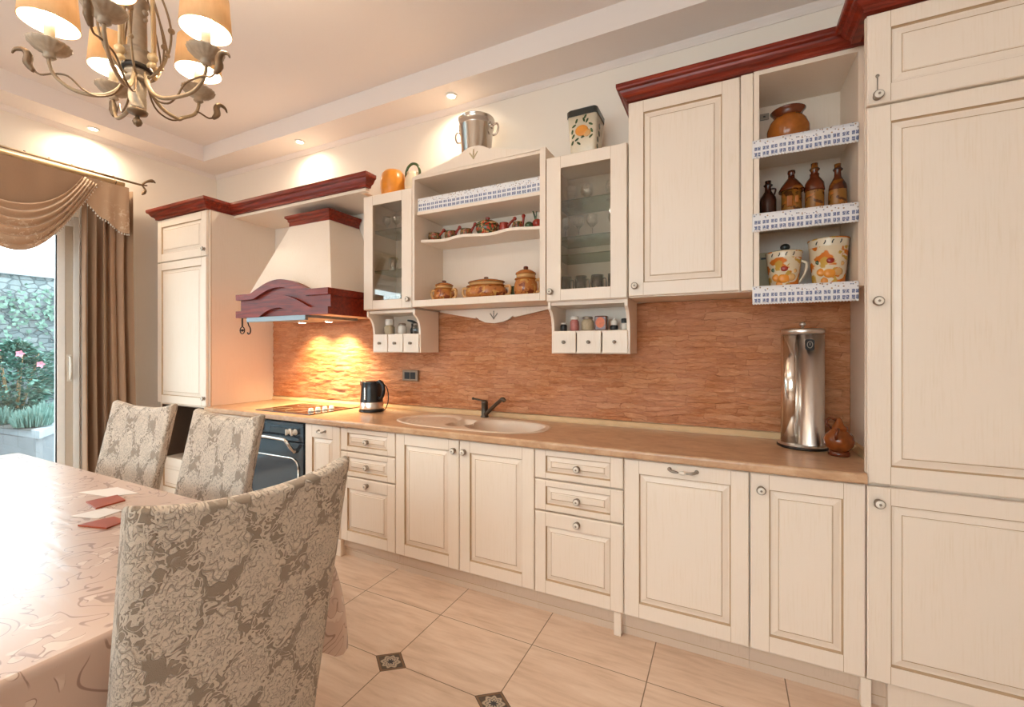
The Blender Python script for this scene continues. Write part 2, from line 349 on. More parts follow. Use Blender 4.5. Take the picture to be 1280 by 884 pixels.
# ------------------------------------------------------------------ mesh builder
class B:
    def __init__(s): s.v = []; s.f = []; s.mi = []; s.sm = []; s.uv = {}
    def quad(s, pts, mi=0, smooth=False):
        n = len(s.v); s.v += [Vector(p) for p in pts]; s.f.append(tuple(range(n, n + len(pts)))); s.mi.append(mi); s.sm.append(smooth)
    def faces(s, verts, faces, mi=0, smooth=False):
        n = len(s.v); s.v += [Vector(p) for p in verts]
        for f in faces: s.f.append(tuple(n + i for i in f)); s.mi.append(mi); s.sm.append(smooth)
    def box(s, a, b, mi=0, bev=0.0):
        x0, y0, z0 = (min(a[i], b[i]) for i in range(3)); x1, y1, z1 = (max(a[i], b[i]) for i in range(3))
        if bev <= 0:
            vs = [(x0, y0, z0), (x1, y0, z0), (x1, y1, z0), (x0, y1, z0), (x0, y0, z1), (x1, y0, z1), (x1, y1, z1), (x0, y1, z1)]
            s.faces(vs, [(0, 3, 2, 1), (4, 5, 6, 7), (0, 1, 5, 4), (1, 2, 6, 5), (2, 3, 7, 6), (3, 0, 4, 7)], mi)
            return
        bm = bmesh.new(); bmesh.ops.create_cube(bm, size=1)
        for v in bm.verts: v.co = Vector(((x0 + x1) / 2 + v.co.x * (x1 - x0), (y0 + y1) / 2 + v.co.y * (y1 - y0), (z0 + z1) / 2 + v.co.z * (z1 - z0)))
        bev = min(bev, (x1 - x0) * .45, (y1 - y0) * .45, (z1 - z0) * .45)
        bmesh.ops.bevel(bm, geom=bm.edges[:], offset=bev, segments=2, affect='EDGES', profile=.5)
        s.addbm(bm, mi)
    def addbm(s, bm, mi=0, smooth=False):
        bm.verts.index_update()
        s.faces([v.co.copy() for v in bm.verts], [tuple(v.index for v in f.verts) for f in bm.faces], mi, smooth); bm.free()
    def lathe(s, prof, c=(0, 0, 0), seg=24, mi=0, smooth=True, rib=None, axis='z', close=True, sx=1.0, sy=1.0):
        n = len(s.v)
        for (r, z) in prof:
            for k in range(seg):
                a = 2 * pi * k / seg; rr = r * (rib(a, z) if rib else 1)
                p = (rr * cos(a) * sx, rr * sin(a) * sy, z)
                if axis == 'y': p = (p[0], -p[2], p[1])
                elif axis == 'x': p = (p[2], p[0], p[1])
                s.v.append(Vector((c[0] + p[0], c[1] + p[1], c[2] + p[2])))
        for i in range(len(prof) - 1):
            for k in range(seg):
                k2 = (k + 1) % seg
                s.f.append((n + i * seg + k, n + i * seg + k2, n + (i + 1) * seg + k2, n + (i + 1) * seg + k)); s.mi.append(mi); s.sm.append(smooth)
        if close:
            if prof[0][0] > 1e-5: s.f.append(tuple(n + k for k in reversed(range(seg)))); s.mi.append(mi); s.sm.append(False)
            if prof[-1][0] > 1e-5: s.f.append(tuple(n + (len(prof) - 1) * seg + k for k in range(seg))); s.mi.append(mi); s.sm.append(False)
    def tube(s, pts, r, seg=8, mi=0, cap=True, sub=4):
        pts = [Vector(p) for p in pts]
        rs = r if isinstance(r, (list, tuple)) else [r] * len(pts)
        if sub > 1 and len(pts) > 2:
            P, R = [], []
            for i in range(len(pts) - 1):
                p0 = pts[max(i - 1, 0)]; p1 = pts[i]; p2 = pts[i + 1]; p3 = pts[min(i + 2, len(pts) - 1)]
                for j in range(sub):
                    t = j / sub
                    P.append(.5 * ((2 * p1) + (p2 - p0) * t + (2 * p0 - 5 * p1 + 4 * p2 - p3) * t * t + (3 * p1 - p0 - 3 * p2 + p3) * t ** 3)); R.append(rs[i] * (1 - t) + rs[i + 1] * t)
            P.append(pts[-1]); R.append(rs[-1]); pts, rs = P, R
        n = len(s.v); up = None
        for i, p in enumerate(pts):
            d = (pts[min(i + 1, len(pts) - 1)] - pts[max(i - 1, 0)]).normalized()
            if up is None: up = Vector((0, 0, 1)) if abs(d.z) < .9 else Vector((1, 0, 0))
            e1 = (up - d * up.dot(d))
            if e1.length < 1e-5: e1 = d.orthogonal()
            e1.normalize(); e2 = d.cross(e1); up = e1
            for k in range(seg):
                a = 2 * pi * k / seg; s.v.append(p + e1 * (cos(a) * rs[i]) + e2 * (sin(a) * rs[i]))
        for i in range(len(pts) - 1):
            for k in range(seg):
                k2 = (k + 1) % seg
                s.f.append((n + i * seg + k, n + i * seg + k2, n + (i + 1) * seg + k2, n + (i + 1) * seg + k)); s.mi.append(mi); s.sm.append(True)
        if cap:
            s.f.append(tuple(n + k for k in reversed(range(seg)))); s.mi.append(mi); s.sm.append(False)
            s.f.append(tuple(n + (len(pts) - 1) * seg + k for k in range(seg))); s.mi.append(mi); s.sm.append(False)
    def sphere(s, c, r, mi=0, seg=14, rings=8, sc=(1, 1, 1)):
        prof = [(max(1e-6, sin(pi * i / rings)) * 1.0, -cos(pi * i / rings)) for i in range(rings + 1)]
        n = len(s.v)
        s.lathe([(a, b) for a, b in prof], (0, 0, 0), seg, mi, close=False)
        for i in range(n, len(s.v)):
            v = s.v[i]; s.v[i] = Vector((c[0] + v.x * r * sc[0], c[1] + v.y * r * sc[1], c[2] + v.z * r * sc[2]))
    def prism(s, pts2, d0, d1, plane='xz', mi=0, smooth=False):
        def P(p, d): return {'xz': (p[0], d, p[1]), 'yz': (d, p[0], p[1]), 'xy': (p[0], p[1], d)}[plane]
        n = len(pts2)
        s.quad([P(p, d0) for p in pts2], mi); s.quad([P(p, d1) for p in reversed(pts2)], mi)
        for i in range(n):
            a, b = pts2[i], pts2[(i + 1) % n]
            s.quad([P(a, d0), P(a, d1), P(b, d1), P(b, d0)], mi, smooth)
    def sweep(s, prof, path, mi=0, close_ends=True):
        """prof: (out, z) outline swept along a level path of (x, y); 'out' points to the right of travel, with mitred corners"""
        n0 = len(s.v); m = len(prof); path = [Vector((p[0], p[1])) for p in path]
        for i, p in enumerate(path):
            d1 = (p - path[i - 1]).normalized() if i > 0 else None
            d2 = (path[i + 1] - p).normalized() if i < len(path) - 1 else None
            d1 = d1 or d2; d2 = d2 or d1
            n1 = Vector((d1.y, -d1.x)); n2 = Vector((d2.y, -d2.x)); nn = (n1 + n2).normalized(); k = 1 / max(.2, nn.dot(n1))
            for (o, z) in prof: q = p + nn * (o * k); s.v.append(Vector((q.x, q.y, z)))
        for i in range(len(path) - 1):
            for j in range(m):
                j2 = (j + 1) % m
                s.f.append((n0 + i * m + j, n0 + (i + 1) * m + j, n0 + (i + 1) * m + j2, n0 + i * m + j2)); s.mi.append(mi); s.sm.append(False)
        if close_ends:
            s.f.append(tuple(n0 + j for j in range(m))); s.mi.append(mi); s.sm.append(False)
            e = n0 + (len(path) - 1) * m; s.f.append(tuple(e + j for j in reversed(range(m)))); s.mi.append(mi); s.sm.append(False)
    def grid(s, fn, nu, nv, mi=0, smooth=True, uvs=None, cu=False):
        n = len(s.v); 
        for i in range(nu + 1):
            for j in range(nv + 1): s.v.append(Vector(fn(i / nu, j / nv)))
        for i in range(nu):
            for j in range(nv):
                q = (n + i * (nv + 1) + j, n + (i + 1) * (nv + 1) + j, n + (i + 1) * (nv + 1) + j + 1, n + i * (nv + 1) + j + 1)
                if uvs:
                    s.uv[len(s.f)] = [uvs((i + a) / nu, (j + b) / nv) for a, b in ((0, 0), (1, 0), (1, 1), (0, 1))]
                s.f.append(q); s.mi.append(mi); s.sm.append(smooth)
    def build(s, name, mats, parent=None, weld=False, origin=None):
        lo = [min(v[i] for v in s.v) for i in range(3)]; hi = [max(v[i] for v in s.v) for i in range(3)]
        if origin is None: origin = Vector(((lo[0] + hi[0]) / 2, (lo[1] + hi[1]) / 2, lo[2]))
        origin = Vector(origin)
        me = bpy.data.meshes.new(name); me.from_pydata([v - origin for v in s.v], [], s.f)
        mats = mats if isinstance(mats, (list, tuple)) else [mats]
        for m in mats: me.materials.append(M[m] if isinstance(m, str) else m)
        me.polygons.foreach_set('material_index', s.mi); me.polygons.foreach_set('use_smooth', s.sm)
        if s.uv:
            ul = me.uv_layers.new(name='UVMap')
            for fi, uvq in s.uv.items():
                p = me.polygons[fi]
                for li, t in zip(p.loop_indices, uvq): ul.data[li].uv = t
        if weld:
            bm = bmesh.new(); bm.from_mesh(me); bmesh.ops.remove_doubles(bm, verts=bm.verts, dist=1e-5)
            bmesh.ops.recalc_face_normals(bm, faces=bm.faces); bm.to_mesh(me); bm.free()
        me.update()
        o = bpy.data.objects.new(name, me); COL.objects.link(o)
        o['wo'] = tuple(origin)
        if parent is not None:
            o.parent = parent; o.location = origin - Vector(parent['wo'])
        else: o.location = origin
        return o

def tag(o, label=None, cat=None, group=None, kind=None):
    if label: o['label'] = label
    if cat: o['category'] = cat
    if group: o['group'] = group
    if kind: o['kind'] = kind
    return o
def thing(name, label, cat, loc=(0, 0, 0), group=None):
    o = bpy.data.objects.new(name, None); COL.objects.link(o); o.location = loc; o['wo'] = tuple(loc); o.empty_display_size = .1
    return tag(o, label, cat, group)
def dup(root, loc, rotz=None, label=None, group=None):
    r = root.copy(); COL.objects.link(r); r.location = loc
    if rotz is not None: r.rotation_euler = (0, 0, rotz)
    if label: r['label'] = label
    if group: r['group'] = group
    for ch in list(root.children):
        c = ch.copy(); COL.objects.link(c); c.parent = r
        for g in ch.children:
            d = g.copy(); COL.objects.link(d); d.parent = c
    return r
def part(name, b, mats, parent, label=None, **kw):
    o = b.build(name, mats, parent, **kw)
    if label: o['label'] = label
    return o
def light(name, kind, loc, energy, color, parent=None, **kw):
    l = bpy.data.lights.new(name, kind); l.energy = energy; l.color = color
    for k, v in kw.items(): setattr(l, k, v)
    o = bpy.data.objects.new(name, l); COL.objects.link(o)
    if parent is not None: o.parent = parent; o.location = Vector(loc) - Vector(parent['wo'])
    else: o.location = loc
    return o
# ------------------------------------------------------------------ camera and view
cd = bpy.data.cameras.new('camera'); cam = bpy.data.objects.new('camera', cd); COL.objects.link(cam)
cam.location = (0, -2.61, 1.34); cam.rotation_euler = (pi / 2, 0, radians(26.1))
cd.sensor_width = 36; cd.lens = 546 / 1280 * 36; cd.shift_y = -7 / 1280; cd.clip_start = .02
scn.camera = cam
vs = scn.view_settings; vs.view_transform = 'Standard'; vs.look = 'None'; vs.gamma = 1; vs.exposure = EXPO; vs.use_curve_mapping = False
scn.cycles.use_denoising = True
scn.cycles.max_bounces = 10; scn.cycles.diffuse_bounces = 5; scn.cycles.transparent_max_bounces = 24; scn.cycles.glossy_bounces = 5
scn.cycles.caustics_reflective = False; scn.cycles.caustics_refractive = False; scn.cycles.sample_clamp_indirect = 4
w = bpy.data.worlds.new('overcast_sky'); scn.world = w; w.use_nodes = True
bg = w.node_tree.nodes['Background']; bg.inputs[0].default_value = (.82, .93, 1.0, 1); bg.inputs[1].default_value = SKY

# ------------------------------------------------------------------ room shell
XL, XR, YF, ZS, ZT, SW = -4.55, 2.3, -5.6, 3.04, 3.18, .27
DY0, DY1, DZ = -3.7, -.98, 2.36
def struct(name, b, m, parent=None, **kw):
    o = b.build(name, m, parent, **kw)
    if parent is None: o['kind'] = 'structure'
    return o
b = B(); b.box((XL - .3, YF - .2, -.1), (XR + .2, .2, 0)); struct('floor', b, 'floor', origin=(0, 0, 0))
b = B(); b.box((XL - .3, 0, 0), (XR + .2, .2, 3.3)); struct('wall_back', b, 'wall')
b = B()
for (y0, y1, z0, z1) in ((YF, DY0, 0, 3.3), (DY1, 0, 0, 3.3), (DY0, DY1, DZ, 3.3)): b.box((XL - .28, y0, z0), (XL, y1, z1))
struct('wall_left', b, 'wall')
b = B(); b.box((XR, YF, 0), (XR + .2, 0, 3.3)); struct('wall_right', b, 'wall')
WX0, WX1, WZ0, WZ1 = -2.6, .6, .9, 2.4
b = B()
for (x0, x1, z0, z1) in ((XL, WX0, 0, 3.3), (WX1, XR, 0, 3.3), (WX0, WX1, 0, WZ0), (WX0, WX1, WZ1, 3.3)): b.box((x0, YF - .2, z0), (x1, YF, z1))
struct('wall_front', b, 'wall')
b = B()
b.box((XL, YF, ZT), (XR, 0, ZT + .1))
b.box((XL, -SW, ZS), (XR, 0, ZT)); b.box((XL, YF, ZS), (XR, YF + SW, ZT)); b.box((XL, YF + SW, ZS), (XL + SW, -SW, ZT)); b.box((XR - SW, YF + SW, ZS), (XR, -SW, ZT))
struct('ceiling', b, 'ceil')
b = B()
cp = [(0, -.034), (.006, -.034), (.012, -.022), (.026, -.008), (.030, 0), (0, 0)]
b.sweep([(o, ZS + z) for o, z in cp], [(XL, YF), (XL, 0), (XR, 0)])
struct('trim_1', b, 'ceil')
# sliding glass door on the left
b = B()
X0, X1 = XL - .16, XL - .03
b.box((X0, -1.05, 0), (X1, DY1, DZ), 0, .004); b.box((X0, DY0, 0), (X1, DY0 + .07, DZ), 0, .004); b.box((X0, DY0 + .07, DZ - .07), (X1, -1.05, DZ), 0, .004); b.box((X0, DY0 + .07, 0), (X1, -1.05, .05), 0, .004)
d1 = struct('door_1', b, 'pvc')
def sash(y0, y1, x0, x1, beige):
    s = B()
    s.box((x0, y1 - .047, .05), (x1, y1, DZ - .07), 1 if beige else 0, .003); s.box((x0, y0, .05), (x1, y0 + .085, DZ - .07), 0, .004)
    if beige: s.box((x0, y1 - .093, .05), (x1 + .006, y1 - .047, DZ - .07), 0, .004)
    e = y1 - (.093 if beige else .047)
    s.box((x0, y0 + .085, DZ - .15), (x1, e, DZ - .07), 0, .004); s.box((x0, y0 + .085, .05), (x1, e, .14), 0, .004)
    o = s.build('sash', ['pvc', 'pvc_beige'], d1)
    g = B(); g.box((x0 + .02, y0 + .085, .14), (x0 + .028, e, DZ - .15)); g.build('glass_pane', 'pane', o)
    k = B()
    for (ya, yb, za, zb) in ((e - .006, e, .14, DZ - .15),): k.box((x1 - .01, ya, za), (x1 + .002, yb, zb))
    k.build('gasket', 'dark', o)
    return o
sa = sash(-2.42, -1.05, X0 + .07, X1 - .012, True)
sash(DY0 + .07, -2.33, X0 + .005, X0 + .05, False)
b = B(); hx = X1 - .012
b.box((hx, -1.088, 1.08), (hx + .006, -1.06, 1.29), 0, .003); b.tube([(hx + .004, -1.074, 1.27), (hx + .03, -1.076, 1.265), (hx + .042, -1.078, 1.22), (hx + .042, -1.078, 1.15), (hx + .03, -1.076, 1.105), (hx + .004, -1.074, 1.10)], .008)
b.build('door_handle', 'porcelain', sa)
# unseen window added behind the camera for soft frontal daylight
b = B()
for (x0, x1, z0, z1) in ((WX0, WX0 + .07, WZ0, WZ1), (WX1 - .07, WX1, WZ0, WZ1), (-1.04, -.96, WZ0, WZ1), (WX0, WX1, WZ0, WZ0 + .07), (WX0, WX1, WZ1 - .07, WZ1)): b.box((x0, YF - .12, z0), (x1, YF - .05, z1))
win = struct('fill_window_1', b, 'pvc')
b = B(); b.box((WX0 + .07, YF - .09, WZ0 + .07), (WX1 - .07, YF - .084, WZ1 - .07)); b.build('glass_pane', 'pane', win)
# ------------------------------------------------------------------ cabinets
YD = -.58      # door faces of base and tall units
YU = -.33      # door faces of wall units
def knob(parent, x, z, yf, s=1.0):
    b = B(); c = (x, yf, z)
    b.lathe([(.014 * s, 0), (.014 * s, .003 * s), (.006 * s, .006 * s), (.006 * s, .012 * s), (.016 * s, .015 * s), (.0175 * s, .019 * s), (.0135 * s, .0235 * s)], c, 20, 0, axis='y', close=False)
    b.lathe([(.0135 * s, .0235 * s), (.010 * s, .026 * s), (.0045 * s, .0268 * s)], c, 20, 1, axis='y', close=False)
    b.lathe([(.0045 * s, .0268 * s), (.0042 * s, .0285 * s), (.0001, .0295 * s)], c, 12, 0, axis='y', close=False)
    return b.build('knob', ['pewter', 'porcelain'], parent, origin=c)
def tri_handle(parent, x, z, yf, w=.05):
    b = B()
    for sx in (-1, 1):
        b.tube([(x + sx * w, yf, z + .004), (x + sx * w * .96, yf - .016, z + .003), (x + sx * w * .7, yf - .022, z), (x + sx * w * .3, yf - .024, z - .002)], [.0045, .005, .0065, .004], 10, 0)
        b.lathe([(.009, 0), (.009, .003), (.004, .005)], (x + sx * w, yf, z + .004), 14, 0, axis='y')
    b.sphere((x, yf - .024, z - .002), .0085, 1, sc=(1.9, 1, 1))
    return b.build('handle', ['pewter', 'porcelain'], parent)
def panel_front(b, x0, x1, z0, z1, yf, sl=.066, rt=.062, rb=.066, t=.022, field=True, bev=.026):
    R = lambda a, l, r, bt, tp, y: [(x0 + l, y, z0 + bt), (x1 - r, y, z0 + bt), (x1 - r, y, z1 - tp), (x0 + l, y, z1 - tp)]
    rings = [(R(0, 0, 0, 0, 0, yf + t), 0), (R(0, 0, 0, 0, 0, yf + .004), 0), (R(0, .004, .004, .004, .004, yf), 0), (R(0, sl, sl, rb, rt, yf), 0)]
    def ins(d, y): return R(0, sl + d, sl + d, rb + d, rt + d, y)
    rings += [(ins(.0025, yf + .009), 1), (ins(.0055, yf + .0105), 1), (ins(.0055 + bev * .22, yf + .0105), 0), (ins(.0055 + bev, yf + .0042), 0), (ins(.0080 + bev, yf + .0048), 1), (ins(.0110 + bev, yf + .0015), 0)] if field else []
    for (ra, _), (rb_, mi) in zip(rings, rings[1:]):
        for i in range(4): j = (i + 1) % 4; b.quad([ra[i], ra[j], rb_[j], rb_[i]], mi)
    if field: b.quad(rings[-1][0], 0)
    b.quad(list(reversed(rings[0][0])), 0)
    # stile and rail joints
    for xs in (x0 + sl, x1 - sl):
        b.box((xs - .0009, yf - .0003, z0 + .003), (xs + .0009, yf + .001, z0 + rb), 1); b.box((xs - .0009, yf - .0003, z1 - rt), (xs + .0009, yf + .001, z1 - .003), 1)
    return rings
def door(parent, x0, x1, z0, z1, yf, kn=None, name='door', **kw):
    b = B(); g = .0026
    panel_front(b, x0 + g, x1 - g, z0 + g, z1 - g, yf, **kw)
    o = b.build(name, ['cream', 'glaze'], parent)
    if kn: knob(o, kn[0], kn[1], yf)
    return o
def carcass(parent, x0, x1, y0, z0, z1, yb=-.005, name='carcass'):
    b = B(); b.box((x0, y0, z0), (x1, yb, z1)); return b.build(name, 'cream_in', parent)
ZB, ZC = .112, .834
XF = .467
def base_unit(name, label, cat, x0, x1, grp='cream base cabinets under the worktop', top=ZC + .003):
    t = thing(name, label, cat, ((x0 + x1) / 2, -.3, 0), grp)
    carcass(t, x0 + .0005, x1 - .0005, YD + .024, .10, top)
    b = B()
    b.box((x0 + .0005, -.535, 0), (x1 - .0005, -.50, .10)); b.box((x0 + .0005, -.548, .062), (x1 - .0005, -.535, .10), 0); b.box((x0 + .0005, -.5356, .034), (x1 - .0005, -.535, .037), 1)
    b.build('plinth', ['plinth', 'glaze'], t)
    return t
# narrow pull-out unit with a small handle beside the oven
t = thing('pull_out_cabinet', 'narrow cream pull-out cabinet between the oven and the left drawer stack', 'cabinet', (-2.385, -.3, 0), 'cream base cabinets under the worktop')
carcass(t, -2.549, -2.221, YD + .024, .0, ZC + .003)
b = B(); b.box((-2.549, YD + .004, 0), (-2.221, YD + .024, .108), 0, .003); b.build('plinth', 'cream', t)
d = door(t, -2.55, -2.22, ZB, ZC, YD, rt=.085)
tri_handle(d, -2.385, .789, YD, .03)
t = base_unit('drawer_cabinet', 'cream three-drawer cabinet between the narrow pull-out and the sink doors', 'cabinet', -2.22, -1.769)
def drawers(t, x0, x1):
    xm = (x0 + x1) / 2 + .002
    for (z0, z1, rt, rb, kz) in ((.686, ZC, .028, .030, .756), (.527, .682, .028, .030, .600), (ZB, .523, .068, .066, .487)):
        door(t, x0, x1, z0, z1, YD, (xm, kz), name='drawer', sl=.058, rt=rt, rb=rb, bev=.022)
drawers(t, -2.22, -1.769)
t = base_unit('sink_cabinet', 'cream double-door cabinet below the oval sink', 'cabinet', -1.769, -.869, top=.66)
door(t, -1.769, -1.319, ZB, ZC, YD, (-1.352, .772)); door(t, -1.319, -.869, ZB, ZC, YD, (-1.286, .772))
t = base_unit('drawer_cabinet', 'cream three-drawer cabinet between the sink doors and the dishwasher', 'cabinet', -.869, -.423)
drawers(t, -.869, -.423)
b = B(); b.box((-.470, -.572, 0), (-.436, -.54, .109), 0, .003); b.build('leg', 'cream', t)
t = base_unit('dishwasher', 'cream panelled dishwasher with a bar handle, right of the second drawer stack', 'dishwasher', -.423, .087, None)
d = door(t, -.423, .087, ZB, ZC, YD); tri_handle(d, -.168, .803, YD, .055)
t = base_unit('base_cabinet', 'cream single-door cabinet between the dishwasher and the tall right unit', 'cabinet', .087, XF)
door(t, .087, XF, ZB, ZC, YD, (.127, .767))
b = B(); b.box((.452, -.572, 0), (.484, -.54, .109), 0, .003); b.build('leg', 'cream', t)
t = thing('base_cabinet', 'cream single-door cabinet between the tall left unit and the oven', 'cabinet', (-3.41, -.3, 0), 'cream base cabinets under the worktop')
carcass(t, -3.665, -3.152, YD + .024, .10, ZC + .003); door(t, -3.665, -3.152, ZB, ZC, YD, (-3.20, .77))
b = B(); b.box((-3.665, -.535, 0), (-3.152, -.50, .10)); b.build('plinth', 'cream', t)
# oven
t = thing('oven', 'dark built-in oven with white knobs below the hob', 'oven', (-2.85, -.3, 0))
b = B(); b.box((-3.148, -.556, .10), (-2.552, -.05, .832)); b.build('oven_body', 'oven_black', t)
b = B(); b.box((-3.145, -.586, .700), (-2.555, -.556, .815), 0, .003); b.box((-3.145, -.59, .808), (-2.555, -.556, .826), 1); b.box((-2.90, -.588, .745), (-2.735, -.585, .785), 1)
cpn = b.build('control_panel', ['oven_black', 'black'], t)
for x in (-3.08, -3.01, -2.69, -2.635):
    b = B(); b.lathe([(.021, 0), (.021, .004), (.013, .008), (.012, .026), (.009, .030)], (x, -.586, .765), 18, 0, axis='y'); b.box((x - .004, -.622, .745), (x + .004, -.606, .785), 0, .002)
    b.build('knob', 'porcelain', cpn)
b = B(); b.box((-3.145, -.586, .135), (-2.555, -.556, .694), 0, .004); od = b.build('oven_door', 'oven_black', t)
def rrect(x0, x1, z0, z1, r, n=6):
    P = []
    for cx, cz, a0 in ((x1 - r, z1 - r, 0), (x0 + r, z1 - r, 90), (x0 + r, z0 + r, 180), (x1 - r, z0 + r, 270)):
        for i in range(n + 1): a = radians(a0 + 90 * i / n); P.append((cx + r * cos(a), cz + r * sin(a)))
    return P
b = B(); P = rrect(-3.10, -2.602, .27, .585, .07); b.prism(P, -.5885, -.585, 'xz'); b.build('oven_window', 'oven_glass', od)
b = B(); b.tube([(x, -.589, z) for x, z in P + [P[0]]], .006, 6, sub=1); b.build('window_rim', 'steel', od)
b = B(); b.tube([(-3.07, -.587, .655), (-3.07, -.625, .69), (-3.04, -.64, .722), (-2.72, -.64, .722), (-2.66, -.64, .712), (-2.635, -.628, .672), (-2.632, -.60, .640), (-2.632, -.587, .637)], .011, 10); b.sphere((-2.632, -.594, .637), .015); b.sphere((-3.07, -.594, .652), .015); b.build('handle', 'steel', od)

# tall unit on the left
t = thing('tall_cabinet', 'tall cream cabinet in the left corner beside the range hood', 'cabinet', (-4.03, -.28, 0))
x0, x1 = -4.389, -3.667
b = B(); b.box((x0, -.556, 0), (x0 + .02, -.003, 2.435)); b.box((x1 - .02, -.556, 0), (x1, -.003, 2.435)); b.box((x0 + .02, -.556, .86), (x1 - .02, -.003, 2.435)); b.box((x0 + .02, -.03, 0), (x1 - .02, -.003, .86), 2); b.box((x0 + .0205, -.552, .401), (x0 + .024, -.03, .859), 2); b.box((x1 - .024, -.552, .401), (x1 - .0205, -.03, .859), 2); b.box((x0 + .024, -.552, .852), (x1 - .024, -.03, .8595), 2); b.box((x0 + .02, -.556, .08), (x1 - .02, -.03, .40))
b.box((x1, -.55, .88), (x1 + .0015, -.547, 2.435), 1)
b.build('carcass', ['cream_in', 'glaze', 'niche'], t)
door(t, x0, x1 - .012, 2.068, 2.432, YD, (-3.70, 2.122), sl=.062); door(t, x0, x1 - .012, .872, 2.064, YD, (-3.70, .94), sl=.062)
door(t, x0 + .02, x1 - .012, .10, .42, YD)

# tall unit on the right
t = thing('tall_cabinet', 'tall three-door cream cabinet at the right end of the kitchen', 'cabinet', (.85, -.28, 0))
x0, x1 = XF, 1.17
b = B(); b.box((.535, -.556, 0), (x1, -.003, 2.575)); b.box((x0 + .001, -.556, .113), (.54, -.545, 2.575)); b.build('carcass', 'cream_in', t)
door(t, x0, x1, 2.234, 2.572, YD, None, sl=.068); dd = [o for o in t.children if o.name.startswith('door')][-1]
kb = knob(dd, .499, 2.262, YD)
b = B(); b.box((.4975, -.583, 2.28), (.5005, -.580, 2.335)); b.lathe([(.006, 0), (.006, .003), (.002, .005)], (.499, -.58, 2.338), 10, axis='y'); b.build('key', 'pewter', dd)
door(t, x0, x1, .838, 2.230, YD, (.499, 1.511), sl=.068); door(t, x0, x1, ZB, .832, YD, (.502, .772), sl=.068)
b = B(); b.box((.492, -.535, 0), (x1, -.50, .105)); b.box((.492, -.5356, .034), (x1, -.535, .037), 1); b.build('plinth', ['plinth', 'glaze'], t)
CP = [(-.02, 0), (.010, 0), (.010, .010), (.016, .018), (.030, .026), (.040, .040), (.044, .050), (.056, .056), (.060, .064), (.060, .084), (-.02, .084)]
def crown(name, label, path, z, s=1.0, **kw):
    b = B(); b.sweep([(o * s, z + h * s) for o, h in CP], path); o = b.build(name, 'cherry'); return tag(o, label, 'crown moulding')
crown('crown_moulding', 'dark red crown moulding on top of the tall right cabinet', [(XF, -.405), (XF, YD), (1.17, YD)], 2.577)
crown('crown_moulding', 'dark red crown moulding over the big wall cabinet and the open shelves', [(-.448, -.01), (-.448, YU), (.535, YU)], 2.602, .92)
crown('crown_moulding', 'reddish crown moulding stepping from the tall left cabinet across above the range hood', [(-4.395, -.05), (-4.395, YD), (-3.667, YD), (-3.667, -.38), (-2.20, -.38), (-2.20, -.34)], 2.436, .95)
b = B(); b.box((-3.662, -.375, 2.412), (-2.276, -.004, 2.434), 0, .002); b.box((-2.276, -.375, 2.412), (-2.205, -.34, 2.434), 0, .002)
tag(b.build('bridge_board', 'cream_in'), 'cream board spanning above the range hood under the reddish moulding', 'board')

# wall units
def glazed(label, x0, x1, z0, z1, kx, kz, grp, shelves):
    t = thing('display_cabinet', label, 'cabinet', ((x0 + x1) / 2, -.17, z0), grp)
    b = B(); y0 = YU + .022
    b.box((x0, y0, z0), (x0 + .018, -.003, z1)); b.box((x1 - .018, y0, z0), (x1, -.003, z1)); b.box((x0 + .018, y0, z0), (x1 - .018, -.003, z0 + .03)); b.box((x0 + .018, y0, z1 - .018), (x1 - .018, -.003, z1)); b.box((x0 + .018, -.012, z0 + .03), (x1 - .018, -.003, z1 - .018))
    b.build('carcass', 'cream_in', t)
    b = B(); g = .0018; sl = .084
    r = panel_front(b, x0 + g, x1 - g, z0 + g, z1 - g, YU, sl=sl, rt=.068, rb=.062, field=False)
    # inner edge of the frame (drop the solid back and make it a frame)
    b.f.pop(8 + 4); b.mi.pop(12); b.sm.pop(12)
    a = r[-1][0]; c = [(p[0], YU + .022, p[2]) for p in a]; o_ = r[0][0]
    for i in range(4): j = (i + 1) % 4; b.quad([a[i], a[j], c[j], c[i]], 0); b.quad([c[i], c[j], o_[j], o_[i]], 0)
    for (p, q) in ((0, 1), (1, 2), (2, 3), (3, 0)):
        A, Bq = Vector(a[p]), Vector(a[q]); b.tube([A + Vector((0, .003, 0)), Bq + Vector((0, .003, 0))], .002, 5, 1, sub=1)
    d = b.build('door', ['cream', 'glaze'], t); knob(d, kx, kz, YU)
    p = B(); p.box((a[0][0] + .0005, YU + .010, a[0][2] + .0005), (a[1][0] - .0005, YU + .014, a[2][2] - .0005)); p.build('glass_pane', 'cab_pane', d)
    for z in shelves:
        s = B(); s.box((x0 + .019, y0 + .03, z - .006), (x1 - .019, -.014, z)); s.build('shelf', 'glass_shelf', t)
    return t
glazed('glass-fronted cream wall cabinet beside the range hood', -2.273, -1.8465, 1.602, 2.392, -1.876, 1.66, 'glazed wall cabinets', (2.160, 1.880))
glazed('glass-fronted cream wall cabinet beside the big closed wall cabinet', -.905, -.457, 1.598, 2.402, -.877, 1.652, 'glazed wall cabinets', (2.168, 1.962, 1.862))
t = thing('wall_cabinet', 'big single-door cream wall cabinet beneath the dark red moulding', 'cabinet', (-.17, -.17, 1.6))
carcass(t, -.452, .112, YU + .024, 1.600, 2.602, -.003); door(t, -.453, .060, 1.603, 2.600, YU, (-.417, 1.656), sl=.074)
b = B(); b.box((.0615, YU, 1.603), (.112, YU + .024, 2.60), 0, .003); b.build('filler_strip', 'cream', t)
